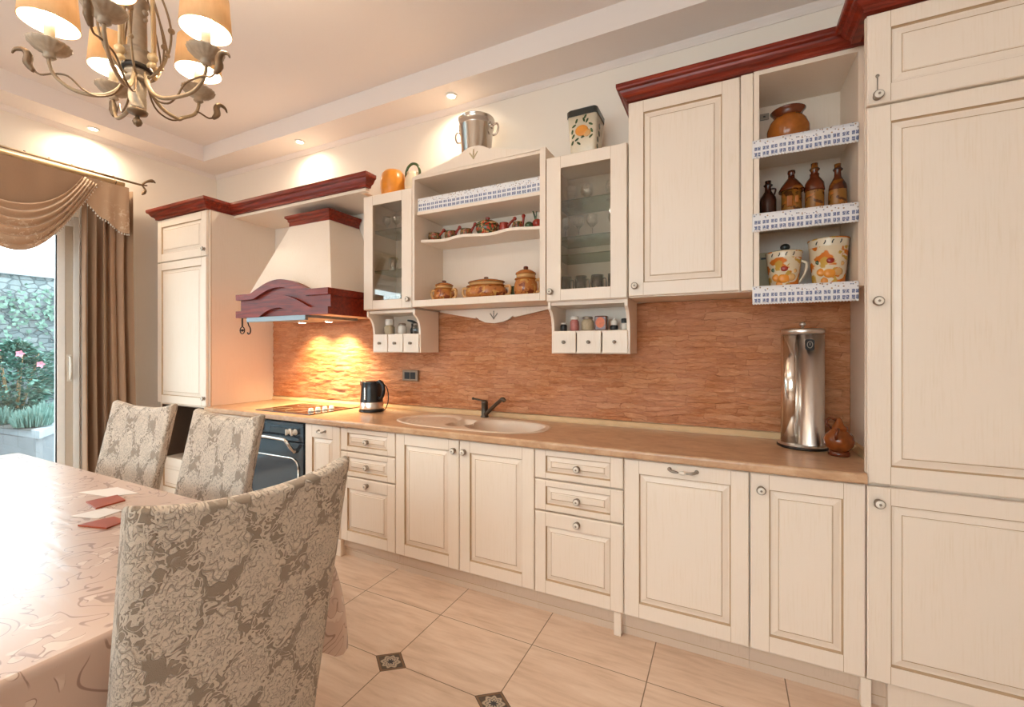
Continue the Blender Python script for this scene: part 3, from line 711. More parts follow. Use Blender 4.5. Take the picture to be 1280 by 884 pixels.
# open shelf column
t = thing('open_shelf_unit', 'tall open cream shelf unit with gingham edged shelves beside the tall right cabinet', 'shelf unit', (.32, -.17, 1.58))
x0, x1 = .114, .527
b = B(); b.box((x0, YU, 1.600), (x0 + .022, -.003, 2.602)); b.box((x1 - .030, YU, 1.600), (x1, -.003, 2.602)); b.box((x0 + .022, YU, 2.582), (x1 - .03, -.003, 2.602)); b.box((x0 + .022, -.012, 1.600), (x1 - .03, -.003, 2.582))
b.build('carcass', 'cream_in', t)
SH = (2.282, 1.948, 1.618)
for z in SH:
    b = B(); b.box((x0 + .022, YU + .002, z - .018), (x1 - .03, -.012, z)); b.build('shelf', 'cream_in', t)
b = B(); b.box((.158, -.022, 2.515), (.198, -.012, 2.545), 0, .001); b.box((.172, -.0235, 2.525), (.182, -.022, 2.533), 1); b.build('hanger_bracket', ['pewter', 'black'], t)
def edging(label, x0, x1, y, ztop, h, up=False, name='shelf_edging'):
    b = B(); n = 90; L = x1 - x0
    def fn(u, v):
        x = x0 + u * L; zb = (.004 * abs(sin(u * L / .0115 * pi / 1)) ) if v < .01 else 0
        wob = .0025 * sin(x * 37) * (1 - v)
        return (x, y - wob, ztop - h + v * h - (0 if v > .01 else zb))
    b.grid(fn, n * 2, 4, uvs=lambda u, v: (u * L, v * h))
    if not up: b.grid(lambda u, v: (x0 + .030 + u * (L - .033), y + v * .04, ztop + .0012), 20, 1, uvs=lambda u, v: (u * L, h + v * .04))
    o = b.build(name, 'gingham'); md = o.modifiers.new('cloth_thickness', 'SOLIDIFY'); md.thickness = .0012
    return tag(o, label, 'shelf edging', 'gingham shelf edgings')
for z, w_ in zip(SH, ('topmost shelf of the open column, below the round orange pot', 'middle shelf of the open column, below the bottles', 'lowest shelf of the open column, below the painted buckets')):
    edging('blue gingham edging on the ' + w_, .108, .498, YU - .009, z + .001, .079)
# open unit in the middle
t = thing('open_wall_unit', 'open cream wall unit with crested top between the two glass-fronted cabinets', 'shelf unit', (-1.377, -.17, 1.6))
x0, x1 = -1.8435, -.9085
b = B(); b.box((x0, YU, 1.607), (x0 + .018, -.003, 2.455)); b.box((x1 - .034, YU, 1.607), (x1, -.003, 2.468)); b.box((x0 + .018, YU, 2.437), (x1 - .034, -.003, 2.455)); b.box((x0 + .018, -.012, 1.65), (x1 - .034, -.003, 2.437)); b.box((x0, YU - .002, 1.607), (x1 - .034, -.003, 1.650), 0, .003)
b.build('carcass', 'cream_in', t)
b = B(); b.box((x0 + .018, -.305, 2.212), (x1 - .034, -.012, 2.234), 0, .003); b.build('shelf', 'cream', t)
b = B(); nW = 48; xa, xb = x0 + .019, x1 - .035
prof = [(xa, -.012)] + [(xa + (xb - xa) * i / nW, -.245 - .022 * cos(2 * pi * (i / nW) * 2.5 + .6)) for i in range(nW + 1)] + [(xb, -.012)]
b.prism(prof, 2.042, 2.060, 'xy'); b.build('wavy_shelf', 'cream', t)
def ogee(P, n=6):
    return P
crest = [(x0, 2.455), (-1.56, 2.512), (-1.50, 2.532), (-1.485, 2.528), (-1.44, 2.553), (-1.41, 2.563), (-1.375, 2.566), (-1.34, 2.563), (-1.31, 2.553), (-1.265, 2.528), (-1.25, 2.532), (-1.19, 2.512), (x1 - .034, 2.457)]
b = B(); b.prism(crest, YU - .001, YU + .017, 'xz'); cr = b.build('crest', 'cream', t)
def leaf_carving(b, x, y, z, s, flip=1):
    for a, l in ((0, 1.0), (38, .85), (-38, .85)):
        ca, sa_ = sin(radians(a)), cos(radians(a))
        for k in range(5):
            q = .2 + k * .2; px, pz = x + ca * l * s * q, z + flip * sa_ * l * s * q
            b.sphere((px, y, pz), s * .085, sc=(1.0, .5, 1.25), seg=8, rings=5)
    b.sphere((x, y, z), s * .12, sc=(1, .5, 1), seg=8, rings=5)
b = B(); leaf_carving(b, -1.377, YU - .002, 2.492, .05); b.build('carved_motif', 'beige_pot', cr)
val = [(-1.822, 1.603), (-1.822, 1.592), (-1.56, 1.545), (-1.535, 1.541), (-1.525, 1.549), (-1.50, 1.530), (-1.455, 1.512), (-1.389, 1.505), (-1.32, 1.512), (-1.275, 1.530), (-1.25, 1.549), (-1.24, 1.541), (-1.21, 1.545), (-.96, 1.592), (-.96, 1.603)]
b = B(); b.prism(val, -.05, -.032, 'xz'); vl = b.build('valance', 'cream', t)
b = B(); leaf_carving(b, -1.389, -.052, 1.535, .048); b.build('carved_motif', 'pewter', vl)
edging('blue gingham strip standing along the top shelf of the crested open unit', x0 + .02, x1 - .036, -.298, 2.322, .086, True)
# spice racks below the glazed cabinets
def spice_rack(label, x0, x1):
    t = thing('spice_rack', label, 'spice rack', ((x0 + x1) / 2, -.14, 1.305), 'spice racks')
    z0, z1, zd, yfd = 1.308, 1.597, 1.437, -.238
    side = [(-.034, z0), (yfd, z0), (yfd, zd), (-.242, zd + .04), (-.252, zd + .075), (-.272, zd + .105), (-.296, zd + .120), (-.30, zd + .124), (-.30, z1), (-.034, z1)]
    for xs in (x0, x1 - .016):
        b = B(); b.prism(side, xs, xs + .016, 'yz'); b.build('side_panel', 'cream', t)
    b = B(); b.box((x0 + .016, -.29, 1.578), (x1 - .016, -.034, 1.597)); b.box((x0 + .016, yfd, z0), (x1 - .016, -.034, z0 + .012)); b.box((x0 + .016, yfd, zd - .012), (x1 - .016, -.034, zd)); b.box((x0 + .016, -.042, z0), (x1 - .016, -.034, z1)); b.build('shelf', 'cream_in', t)
    wd = (x1 - x0 - .012) / 3
    for i in range(3):
        xa = x0 + .006 + wd * i
        b = B(); b.box((xa + .003, yfd - .012, z0 + .003), (xa + wd - .003, yfd - .0005, zd - .002), 0, .004); b.box((xa + .022, -.236, z0 + .014), (xa + wd - .02, -.05, zd - .014))
        d = b.build('drawer', ['cream'], t)
        k = B(); k.lathe([(.009, 0), (.005, .004), (.005, .010), (.010, .014), (.009, .019), (.002, .022)], (xa + wd / 2, yfd - .012, (z0 + zd) / 2), 14, axis='y'); k.build('knob', 'pewter', d)
    return t
spice_rack('small cream spice rack with three drawers below the left glass-fronted cabinet', -2.268, -1.8465)
spice_rack('small cream spice rack with three drawers below the right glass-fronted cabinet', -.905, -.461)

# range hood
t = thing('range_hood', 'cream chimney range hood with an arched dark red wooden band', 'range hood', (-2.83, -.29, 1.54))
hx0, hx1, hy, hz = -3.305, -2.335, -.578, 1.563
b = B(); T0, T1 = (-3.066, -2.639), -.30
lo = [(hx0 + .03, hy + .056, 1.70), (hx1 - .03, hy + .056, 1.70), (hx1 - .03, -.004, 1.70), (hx0 + .03, -.004, 1.70)]
hi = [(T0[0], T1, 2.292), (T0[1], T1, 2.292), (T0[1], -.004, 2.292), (T0[0], -.004, 2.292)]
lo2 = [(hx0 + .03, hy + .058, 1.60), (hx1 - .03, hy + .058, 1.60), (hx1 - .03, -.004, 1.60), (hx0 + .03, -.004, 1.60)]
for A, C in ((lo, hi), (lo2, lo)):
    for i in range(4): j = (i + 1) % 4; b.quad([A[i], A[j], C[j], C[i]])
b.quad(hi); b.build('chimney', 'cream', t)
b = B(); b.sweep([(-.03, 2.290), (.006, 2.290), (.006, 2.318), (.014, 2.324), (.014, 2.338), (.030, 2.350), (.030, 2.366), (-.03, 2.366)], [(T0[0], -.01), (T0[0], T1), (T0[1], T1), (T0[1], -.01)])
b.box((T0[0], T1, 2.362), (T0[1], -.01, 2.366)); b.build('chimney_crown', 'cherry', t)
cxh = -2.83
def arch(x, base, h, hw):
    u = abs(x - cxh) / hw
    return base + (h * (1 - u * u) ** 1.25 if u < 1 else 0)
b = B(); n = 60
def strip(top, bot, y0, y1, xa, xb):
    pts = [(xa + (xb - xa) * i / n, top(xa + (xb - xa) * i / n)) for i in range(n + 1)] + [(xa + (xb - xa) * i / n, bot(xa + (xb - xa) * i / n)) for i in range(n, -1, -1)]
    N = len(pts)
    for i in range(n):
        q = [pts[i], pts[i + 1], pts[N - 2 - i], pts[N - 1 - i]]
        b.quad([(p[0], y0, p[1]) for p in reversed(q)]); b.quad([(p[0], y1, p[1]) for p in q])
        b.quad([(q[0][0], y0, q[0][1]), (q[1][0], y0, q[1][1]), (q[1][0], y1, q[1][1]), (q[0][0], y1, q[0][1])]); b.quad([(q[3][0], y1, q[3][1]), (q[2][0], y1, q[2][1]), (q[2][0], y0, q[2][1]), (q[3][0], y0, q[3][1])])
    for k in (0, n): 
        e = [pts[k], pts[N - 1 - k]]; b.quad([(e[0][0], y0, e[0][1]), (e[0][0], y1, e[0][1]), (e[1][0], y1, e[1][1]), (e[1][0], y0, e[1][1])])
strip(lambda x: arch(x, 1.737, .085, .31), lambda x: arch(x, 1.695, .072, .275), hy, hy + .05, hx0, hx1)
strip(lambda x: arch(x, 1.725, .07, .30), lambda x: hz + .004, hy + .026, hy + .055, hx0 + .022, hx1 - .004)
strip(lambda x: arch(x, 1.613, .098, .33), lambda x: max(hz, arch(x, 1.525, .098, .285)), hy, hy + .05, hx0, hx1)
for xs, sg in ((hx1, 1), (hx0, -1)):
    b.box((xs - sg * .03, hy + .05, 1.690), (xs, -.036, 1.737)); b.box((xs - sg * .03, hy + .05, hz), (xs - sg * .014, -.036, 1.690)); b.box((xs - sg * .03, hy + .05, hz), (xs, -.036, 1.613))
b.build('wooden_band', 'cherry', t)
b = B(); b.box((hx0 + .03, hy + .055, hz + .004), (hx1 - .03, -.036, hz + .03)); b.build('hood_base', 'cream_in', t)
b = B(); b.box((-3.19, -.57, 1.530), (-2.56, -.545, hz + .002), 0, .002); b.box((-3.19, -.545, 1.548), (-2.56, -.10, hz + .004), 0); b.build('visor', 'visor', t)
for x, en in ((-3.06, .6), (-2.76, 1.0)):
    b = B(); b.lathe([(.034, 0), (.034, -.006), (.026, -.008)], (x, -.20, 1.548), 20, 0); b.lathe([(.026, -.0085), (.0001, -.009)], (x, -.20, 1.548), 20, 1, close=False); lm = b.build('hood_lamp', ['brushed', 'lens'], t)
    light('hood_lamp_light', 'SPOT', (x, -.20, 1.535), HOOD * en, (1, .70, .36), lm, spot_size=radians(115), spot_blend=.9, shadow_soft_size=.02).rotation_euler = (radians(10), 0, 0)
b = B()
b.tube([(-3.27, -.55, hz), (-3.27, -.55, 1.50)], .006, 8, sub=1)
b.tube([(-3.27 + .026 * cos(a * pi / 8), -.55, 1.472 + .026 * sin(a * pi / 8)) for a in range(17)], .004, 6, sub=1); b.sphere((-3.27, -.55, 1.472), .010)
b.tube([(-3.21, -.55, 1.545), (-3.195, -.55, 1.51), (-3.175, -.55, 1.485), (-3.175, -.55, 1.455), (-3.195, -.55, 1.442), (-3.21, -.55, 1.455)], .0045, 6); b.tube([(-3.21, -.55, 1.545), (-3.21, -.55, hz)], .0045, 6, sub=1)
b.build('scroll_hook', 'dark', t)
# ------------------------------------------------------------------ worktop and what stands on it
ZW = .877
SCX, SCY, SRX, SRY = -1.411, -.315, .515, .222
def sell(a, rx, ry, p=2.6):
    c, s_ = cos(a), sin(a); k = (abs(c) ** p + abs(s_) ** p) ** (-1 / p); return rx * k * c, ry * k * s_
bm = bmesh.new()
ns = 72; fb = .012
outer = [(-3.6655, -.012), (-3.6655, -.591), (.4655, -.591), (.4655, -.54), (.534, -.54), (.534, -.012)]
hole = [(SCX + sell(2 * pi * k / ns, SRX - .012, SRY - .012)[0], SCY + sell(2 * pi * k / ns, SRX - .012, SRY - .012)[1]) for k in range(ns)]
def loop(pts, z):
    vs_ = [bm.verts.new((p[0], p[1], z)) for p in pts]; return vs_, [bm.edges.new((vs_[i], vs_[(i + 1) % len(vs_)])) for i in range(len(vs_))]
vo, eo = loop(outer, ZW); vh, eh = loop(hole, ZW)
bmesh.ops.triangle_fill(bm, use_beauty=True, use_dissolve=False, edges=eo + eh)
top = B(); bm.verts.index_update(); top.faces([v.co.copy() for v in bm.verts], [tuple(v.index for v in f.verts) for f in bm.faces]); bm.free()
for P, z1 in ((outer, .838), (hole, .838)):
    for i in range(len(P)):
        a, c = P[i], P[(i + 1) % len(P)]; top.quad([(a[0], a[1], ZW), (c[0], c[1], ZW), (c[0], c[1], z1), (a[0], a[1], z1)])
# rounded front nosing
nose = [(-.591, ZW), (-.597, ZW - .0015), (-.6015, ZW - .006), (-.603, ZW - .012), (-.603, .846), (-.600, .840), (-.595, .838), (-.56, .838)]
for a, c in zip(nose, nose[1:]): top.quad([(-3.6655, a[0], a[1]), (.4655, a[0], a[1]), (.4655, c[0], c[1]), (-3.6655, c[0], c[1])])
for x in (-3.6655, .4655): top.quad([(x, p[0], p[1]) for p in nose])
wt = tag(top.build('worktop', 'worktop'), 'long salmon brown worktop along the whole row of cream base cabinets', 'worktop')
b = B()
prof = [(-.0135, ZW + .0005), (-.034, ZW + .0005), (-.034, ZW + .012), (-.024, ZW + .030), (-.0135, ZW + .034)]
b.prism(prof, -3.665, .533, 'yz')
b.prism([(.5335, ZW + .0005), (.512, ZW + .0005), (.512, ZW + .012), (.522, ZW + .03), (.5335, ZW + .034)], -.535, -.034, 'xz')
b.build('upstand', 'upstand', wt)
# stone backsplash with relief
b = B(); bx0, bx1, bz0, bz1 = -3.664, .534, ZW + .036, 1.598
nx, nz = 420, 100
def hst(x, z):
    row = math.floor((z + .012 * mnoise.noise(Vector((x * 3, z * 4, 1)))) / .026)
    a = mnoise.noise(Vector((x * 5 + row * 3.7, row * 1.9, 2)))
    f = mnoise.fractal(Vector((x * 9, z * 34, 5)), 1.0, 2.1, 4)
    return .005 * a + .0065 * f
def fst(u, v):
    x = bx0 + u * (bx1 - bx0); z = bz0 + v * (bz1 - bz0); return (x, -.021 + max(-.011, min(.011, hst(x, z))), z)
b.grid(fst, nx, nz, smooth=True)
b.box((bx0, -.008, bz0), (bx1, -.001, bz1))
tag(b.build('backsplash', 'stone', origin=(-1.5, 0, .9)), 'orange brown split stone backsplash along the wall behind the worktop', 'backsplash')
# socket
t = thing('wall_socket', 'small bronze framed double socket on the stone backsplash beside the kettle', 'socket', (-2.10, -.02, 1.09))
b = B(); b.box((-2.172, -.042, 1.094), (-2.028, -.016, 1.176), 0, .006); b.build('frame', 'socket_frame', t)
b = B()
for i in (0, 1): b.box((-2.150 + .053 * i, -.044, 1.110), (-2.102 + .053 * i, -.040, 1.160), 0, .003)
b.build('switch', 'socket_black', t)
# sink
t = thing('sink', 'beige oval inset sink with a round drainer', 'sink', (SCX, SCY, ZW))
def ss(x, a, c): u = max(0, min(1, (x - a) / (c - a))); return u * u * (3 - 2 * u)
def hs(x, y):
    h = .006
    def dn(cx, cy, rx, ry, p=2.6): return (abs((x - cx) / rx) ** p + abs((y - cy) / ry) ** p) ** (1 / p)
    h -= .012 * (1 - ss(dn(-1.70, SCY, .195, .185, 2.0), .90, 1.0)); rr = math.hypot(x + 1.70, y - SCY); h += .0025 * (1 - ss(rr, .15, .17)) * (.5 + .5 * cos(rr * 2 * pi / .03))
    h -= .150 * (1 - ss(dn(-1.165, SCY - .01, .232, .178), .80, 1.0))
    h -= .070 * (1 - ss(dn(-1.452, SCY - .03, .062, .125), .72, 1.0))
    return h
b = B()
def fs(u, v):
    a = 2 * pi * v; x, y = sell(a, SRX, SRY)
    if u > .999: return (SCX + x * 1.0, SCY + y, ZW + .0008)
    q = u / .985 * .985; X, Y = SCX + x * q, SCY + y * q
    return (X, Y, ZW + hs(X, Y) * (1 if u < .98 else 1))
b.grid(fs, 70, 120); b.build('basin', 'sink', t, weld=True)
b = B(); b.lathe([(.030, .0), (.028, .003), (.018, .001), (.0001, .0)], (-1.165, SCY - .01, ZW - .1435), 18, close=False); b.build('drain', 'steel', t)
# tap
t = thing('tap', 'dark bronze single-lever tap behind the oval sink', 'tap', (-1.434, -.082, ZW))
fx, fy = -1.434, -.094
b = B(); b.lathe([(.028, .006), (.028, .012), (.022, .018), (.022, .095), (.024, .098), (.020, .110), (.010, .118)], (fx, fy, ZW), 20); b.build('body', 'bronze_tap', t)
b = B(); b.tube([(fx + .012, fy - .010, ZW + .025), (fx + .06, fy - .030, ZW + .062), (fx + .145, fy - .065, ZW + .125), (fx + .172, fy - .074, ZW + .140), (fx + .188, fy - .078, ZW + .130)], [.014, .012, .012, .013, .013], 12); b.build('spout', 'bronze_tap', t)
b = B(); b.tube([(fx, fy, ZW + .110), (fx - .03, fy - .005, ZW + .116), (fx - .075, fy - .02, ZW + .126)], [.009, .006, .006], 10); b.sphere((fx - .077, fy - .02, ZW + .126), .009); b.build('lever', 'bronze_tap', t)
# hob
t = thing('hob', 'black glass hob with four white knobs set into the worktop', 'hob', (-2.85, -.30, ZW))
b = B(); b.box((-3.14, -.535, ZW + .0004), (-2.562, -.062, ZW + .006), 0, .002); hb = b.build('glass_plate', 'hob_glass', t)
b = B()
for x, y, r in ((-3.0, -.18, .085), (-3.0, -.42, .07), (-2.82, -.18, .065), (-2.82, -.42, .085)):
    b.tube([(x + r * cos(a * pi / 16), y + r * sin(a * pi / 16), ZW + .0062) for a in range(33)], .0008, 4, sub=1, cap=False)
b.build('ring_marking', 'beige_pot', hb)
for i in range(4):
    b = B(); b.lathe([(.021, 0), (.021, .006), (.017, .008), (.016, .022), (.013, .025)], (-2.672 + .006 * i, -.432 + .055 * i, ZW + .006), 18); b.build('knob', 'white', t)
# kettle
t = thing('kettle', 'black electric kettle with a steel band on the worktop', 'kettle', (-2.33, -.19, ZW))
kx, ky = -2.33, -.19
b = B(); b.lathe([(.088, 0), (.090, .004), (.088, .016), (.080, .020)], (kx, ky, ZW + .0005), 32); b.build('power_base', 'black', t)
b = B(); b.lathe([(.0835, .021), (.085, .024), (.082, .070), (.0795, .072)], (kx, ky, ZW), 32); b.build('steel_band', 'brushed', t)
b = B(); b.lathe([(.0815, .071), (.078, .110), (.0735, .170), (.071, .208), (.072, .214), (.069, .219), (.050, .223), (.0001, .224)], (kx, ky, ZW), 32, close=False)
b.tube([(kx - .060, ky - .005, ZW + .178), (kx - .083, ky - .007, ZW + .205), (kx - .096, ky - .008, ZW + .214)], [.028, .020, .010], 10)
bd = b.build('body', 'black', t)
b = B(); b.box((kx + .004, ky - .0805, ZW + .09), (kx + .018, ky - .070, ZW + .18), 0, .004); b.build('water_gauge', 'steel', bd)
b = B(); b.tube([(kx + .055, ky - .01, ZW + .213), (kx + .095, ky - .02, ZW + .221), (kx + .128, ky - .025, ZW + .20), (kx + .138, ky - .026, ZW + .155), (kx + .122, ky - .024, ZW + .112), (kx + .098, ky - .018, ZW + .098), (kx + .074, ky - .01, ZW + .103)], [.012, .014, .013, .012, .011, .010, .010], 10); b.build('handle', 'black', t)
b = B(); b.tube([(kx + .086, ky + .005, ZW + .008), (kx + .125, ky + .004, ZW + .022), (kx + .152, ky + .002, ZW + .07), (kx + .158, ky, ZW + .125), (kx + .150, ky - .005, ZW + .175), (kx + .132, ky - .012, ZW + .200)], .0035, 6); b.build('cord', 'black', t)
# steel container pair
t = thing('steel_canister', 'tall shiny steel canister pair with a flat cap near the right end of the worktop', 'canister', (.325, -.18, ZW))
cx_, cy_ = .322, -.175
b = B(); b.lathe([(.100, 0), (.104, .003), (.104, .010), (.101, .013)], (cx_, cy_, ZW + .0005), 40, 0, close=False); b.lathe([(.101, .013), (.098, .016), (.0001, .016)], (cx_, cy_, ZW + .0005), 40, 1, close=False); b.build('base', ['dark', 'brushed'], t)
b = B(); b.lathe([(.043, .016), (.043, .525)], (cx_ - .043, cy_ + .018, ZW), 40); b.build('polished_tube', 'mirror_steel', t)
b = B(); b.lathe([(.053, .016), (.053, .022), (.0515, .024), (.0515, .525)], (cx_ + .032, cy_ - .014, ZW), 40); fr = b.build('brushed_tube', 'brushed', t)
b = B(); b.lathe([(.080, .527), (.086, .530), (.086, .546), (.080, .552)], (cx_, cy_, ZW), 40); b.lathe([(.007, .552), (.006, .566), (.013, .570), (.011, .580), (.002, .584)], (cx_, cy_, ZW), 16); b.build('cap', 'brushed', t)
b = B(); ex, ez = cx_ + .019, ZW + .478
b.prism([(ex + p[0], ez + p[1]) for p in rrect(-.017, .017, -.025, .025, .01)], cy_ - .0685, cy_ - .054, 'xz'); 
em = b.build('emblem', 'socket_black', fr)
b = B(); b.tube([(ex + .010 * cos(a * pi / 8), cy_ - .0692, ez + .015 * sin(a * pi / 8)) for a in range(17)], .0016, 5, sub=1, cap=False); b.tube([(ex, cy_ - .0692, ez - .004), (ex, cy_ - .0692, ez + .009)], .0016, 5, sub=1); b.build('emblem_mark', 'pewter', em)
# small brown jug
t = thing('ceramic_jug', 'small glossy brown ceramic jug in the right corner of the worktop', 'jug', (.436, -.305, ZW))
b = B(); b.lathe([(.036, 0), (.040, .004), (.038, .016), (.034, .022)], (.436, -.305, ZW + .0005), 24, 1); b.lathe([(.033, .02), (.052, .045), (.056, .066), (.050, .088), (.034, .104), (.028, .110), (.032, .116), (.030, .124), (.020, .132), (.014, .146), (.010, .158), (.004, .163)], (.436, -.305, ZW), 24, 0); b.build('body', ['jug_brown', 'terra_dark'], t)
b = B(); b.tube([(.428, -.34, ZW + .118), (.420, -.362, ZW + .112), (.414, -.366, ZW + .092), (.418, -.355, ZW + .078)], .006, 8); b.tube([(.408, -.315, ZW + .118), (.388, -.32, ZW + .142), (.405, -.31, ZW + .160), (.428, -.305, ZW + .150)], .0055, 8); b.build('handle', 'terra_dark', t)
# ------------------------------------------------------------------ crockery on the open shelves
ZLOW = 1.650
def lidded_pot(label, x, y, z, r, h, sx=1.0, side=1):
    t = thing('lidded_pot', label, 'pot', (x, y, z), 'painted terracotta pots')
    hb = h * .60
    b = B(); b.lathe([(r * .72, 0), (r * .92, hb * .12), (r * 1.0, hb * .38), (r * .97, hb * .68), (r * .86, hb * .9), (r * .84, hb)], (x, y, z + .0006), 32, 0, sx=sx)
    b.lathe([(r * .86, hb * .90), (r * .95, hb * .93), (r * .95, hb * .98), (r * .84, hb)], (x, y, z + .0006), 32, 1, sx=sx, close=False); b.build('body', ['pot_paint', 'terra'], t)
    b = B(); b.lathe([(r * .80, hb + .001), (r * .80, hb + h * .13), ], (x, y, z), 32, 1, sx=sx); b.lathe([(r * .86, hb + h * .13), (r * .88, hb + h * .15), (r * .84, hb + h * .19), (r * .5, hb + h * .27), (r * .16, hb + h * .31)], (x, y, z), 32, 0, sx=sx)
    b.lathe([(.010, hb + h * .29), (.015, hb + h * .33), (.014, hb + h * .39), (.004, hb + h * .41)], (x, y, z), 14, 2); b.build('lid', ['terra', 'pot_cream', 'terra_dark'], t)
    for sg in ((-1, 1) if side else (1,)):
        b = B(); X = x + sg * r * sx
        b.tube([(X - sg * r * .12, y, z + hb * .86), (X + sg * .022, y - .004, z + hb * .88), (X + sg * .028, y - .004, z + hb * .6), (X + sg * .018, y - .003, z + hb * .3), (X - sg * r * .08, y, z + hb * .24)], [.008, .010, .010, .009, .007], 10); b.build('handle', 'pot_cream', t)
    return t
lidded_pot('smallest of the three painted terracotta lidded pots, at the left of the low open shelf', -1.690, -.19, ZLOW, .070, .140)
lidded_pot('wide oval terracotta casserole between the two narrower lidded pots', -1.368, -.19, ZLOW, .104, .140, 1.38)
lidded_pot('tall round terracotta lidded pot at the right of the low open shelf', -1.092, -.19, ZLOW, .072, .185, 1.0, 0)
def cup(label, x, y, z, r, h, mat):
    t = thing('mug', label, 'mug', (x, y, z))
    b = B(); b.lathe([(r * .75, 0), (r, h * .1), (r * .9, h * .55), (r, h), (r * .88, h), (r * .8, h * .5), (r * .7, .006), (.0001, .006)], (x, y, z + .0005), 20, close=False); b.build('body', mat, t)
    b = B(); b.tube([(x + r * .9, y, z + h * .8), (x + r * 1.5, y, z + h * .75), (x + r * 1.55, y, z + h * .35), (x + r * .9, y, z + h * .25)], .004, 8); b.build('handle', mat, t)
cup('small beige ceramic mug just right of the smallest lidded pot', -1.52, -.09, ZLOW, .026, .052, 'beige_pot')
cup('greenish beige mug standing left of the tall lidded pot', -1.225, -.07, ZLOW, .028, .085, 'green')
# miniature saucepans on the wavy shelf
ZM = 2.060
def minipan(label, x, r, h, hx, hz, mats, y=-.185):
    t = thing('mini_saucepan', label, 'saucepan', (x, y, ZM), 'miniature ceramic saucepans on the wavy shelf')
    b = B(); b.lathe([(r * .7, 0), (r, h * .25), (r * 1.02, h * .6), (r * .9, h * .92), (r * .96, h), (r * .84, h), (r * .8, h * .6), (.0001, h * .3)], (x, y, ZM + .0005), 20, close=False)
    b.build('bowl', mats[0], t)
    b = B(); b.tube([(x + r * .8, y, ZM + h * .6), ((x + r + hx) / 2, y - .004, (ZM + h * .8 + hz) / 2), (hx, y - .008, hz)], [.010, .007, .009], 10); b.sphere((hx, y - .008, hz), .012); b.build('handle', mats[1], t)
minipan('miniature floral ceramic saucepan, leftmost on the wavy shelf', -1.770, .044, .052, -1.690, 2.124, ('mini', 'redglaze'))
minipan('miniature ceramic saucepan, second from the left on the wavy shelf', -1.640, .041, .052, -1.566, 2.128, ('mini', 'redglaze'))
minipan('miniature ceramic saucepan immediately left of the green floral tureen', -1.520, .040, .052, -1.448, 2.135, ('mini', 'redglaze'))
minipan('miniature reddish ceramic saucepan immediately right of the green floral tureen', -1.243, .030, .058, -1.165, 2.134, ('redglaze', 'redglaze'))
minipan('miniature ceramic saucepan between the tureen and the red pepper ornament', -1.147, .036, .050, -1.106, 2.143, ('mini', 'redglaze'))
t = thing('tureen', 'green floral ceramic tureen in the middle of the wavy shelf', 'tureen', (-1.369, -.17, ZM))
b = B(); b.lathe([(.05, 0), (.066, .012), (.076, .035), (.073, .055), (.070, .058)], (-1.369, -.17, ZM + .0005), 28); b.build('body', 'florid', t)
b = B(); b.lathe([(.074, .058), (.077, .062), (.068, .075), (.045, .088), (.018, .095)], (-1.369, -.17, ZM), 28, 0); b.lathe([(.012, .093), (.008, .100), (.016, .106), (.013, .114), (.003, .117)], (-1.369, -.17, ZM), 14, 1); b.build('lid', ['florid', 'redglaze'], t)
t = thing('pepper_ornament', 'red and green ceramic pepper ornament at the right end of the wavy shelf', 'ornament', (-1.035, -.185, ZM))
b = B(); b.sphere((-1.020, -.185, ZM + .028), .029, 0, sc=(1, 1, 1.0)); b.sphere((-1.072, -.185, ZM + .023), .024, 1, sc=(1.1, 1, .95)); b.build('body', ['redglaze', 'green'], t)
b = B(); b.tube([(-1.03, -.185, ZM + .05), (-1.036, -.19, ZM + .08), (-1.046, -.19, ZM + .105)], [.006, .005, .004], 8); b.tube([(-1.03, -.185, ZM + .05), (-1.022, -.19, ZM + .08), (-1.020, -.19, ZM + .10)], [.005, .004, .003], 8); b.build('stem', 'green', t)
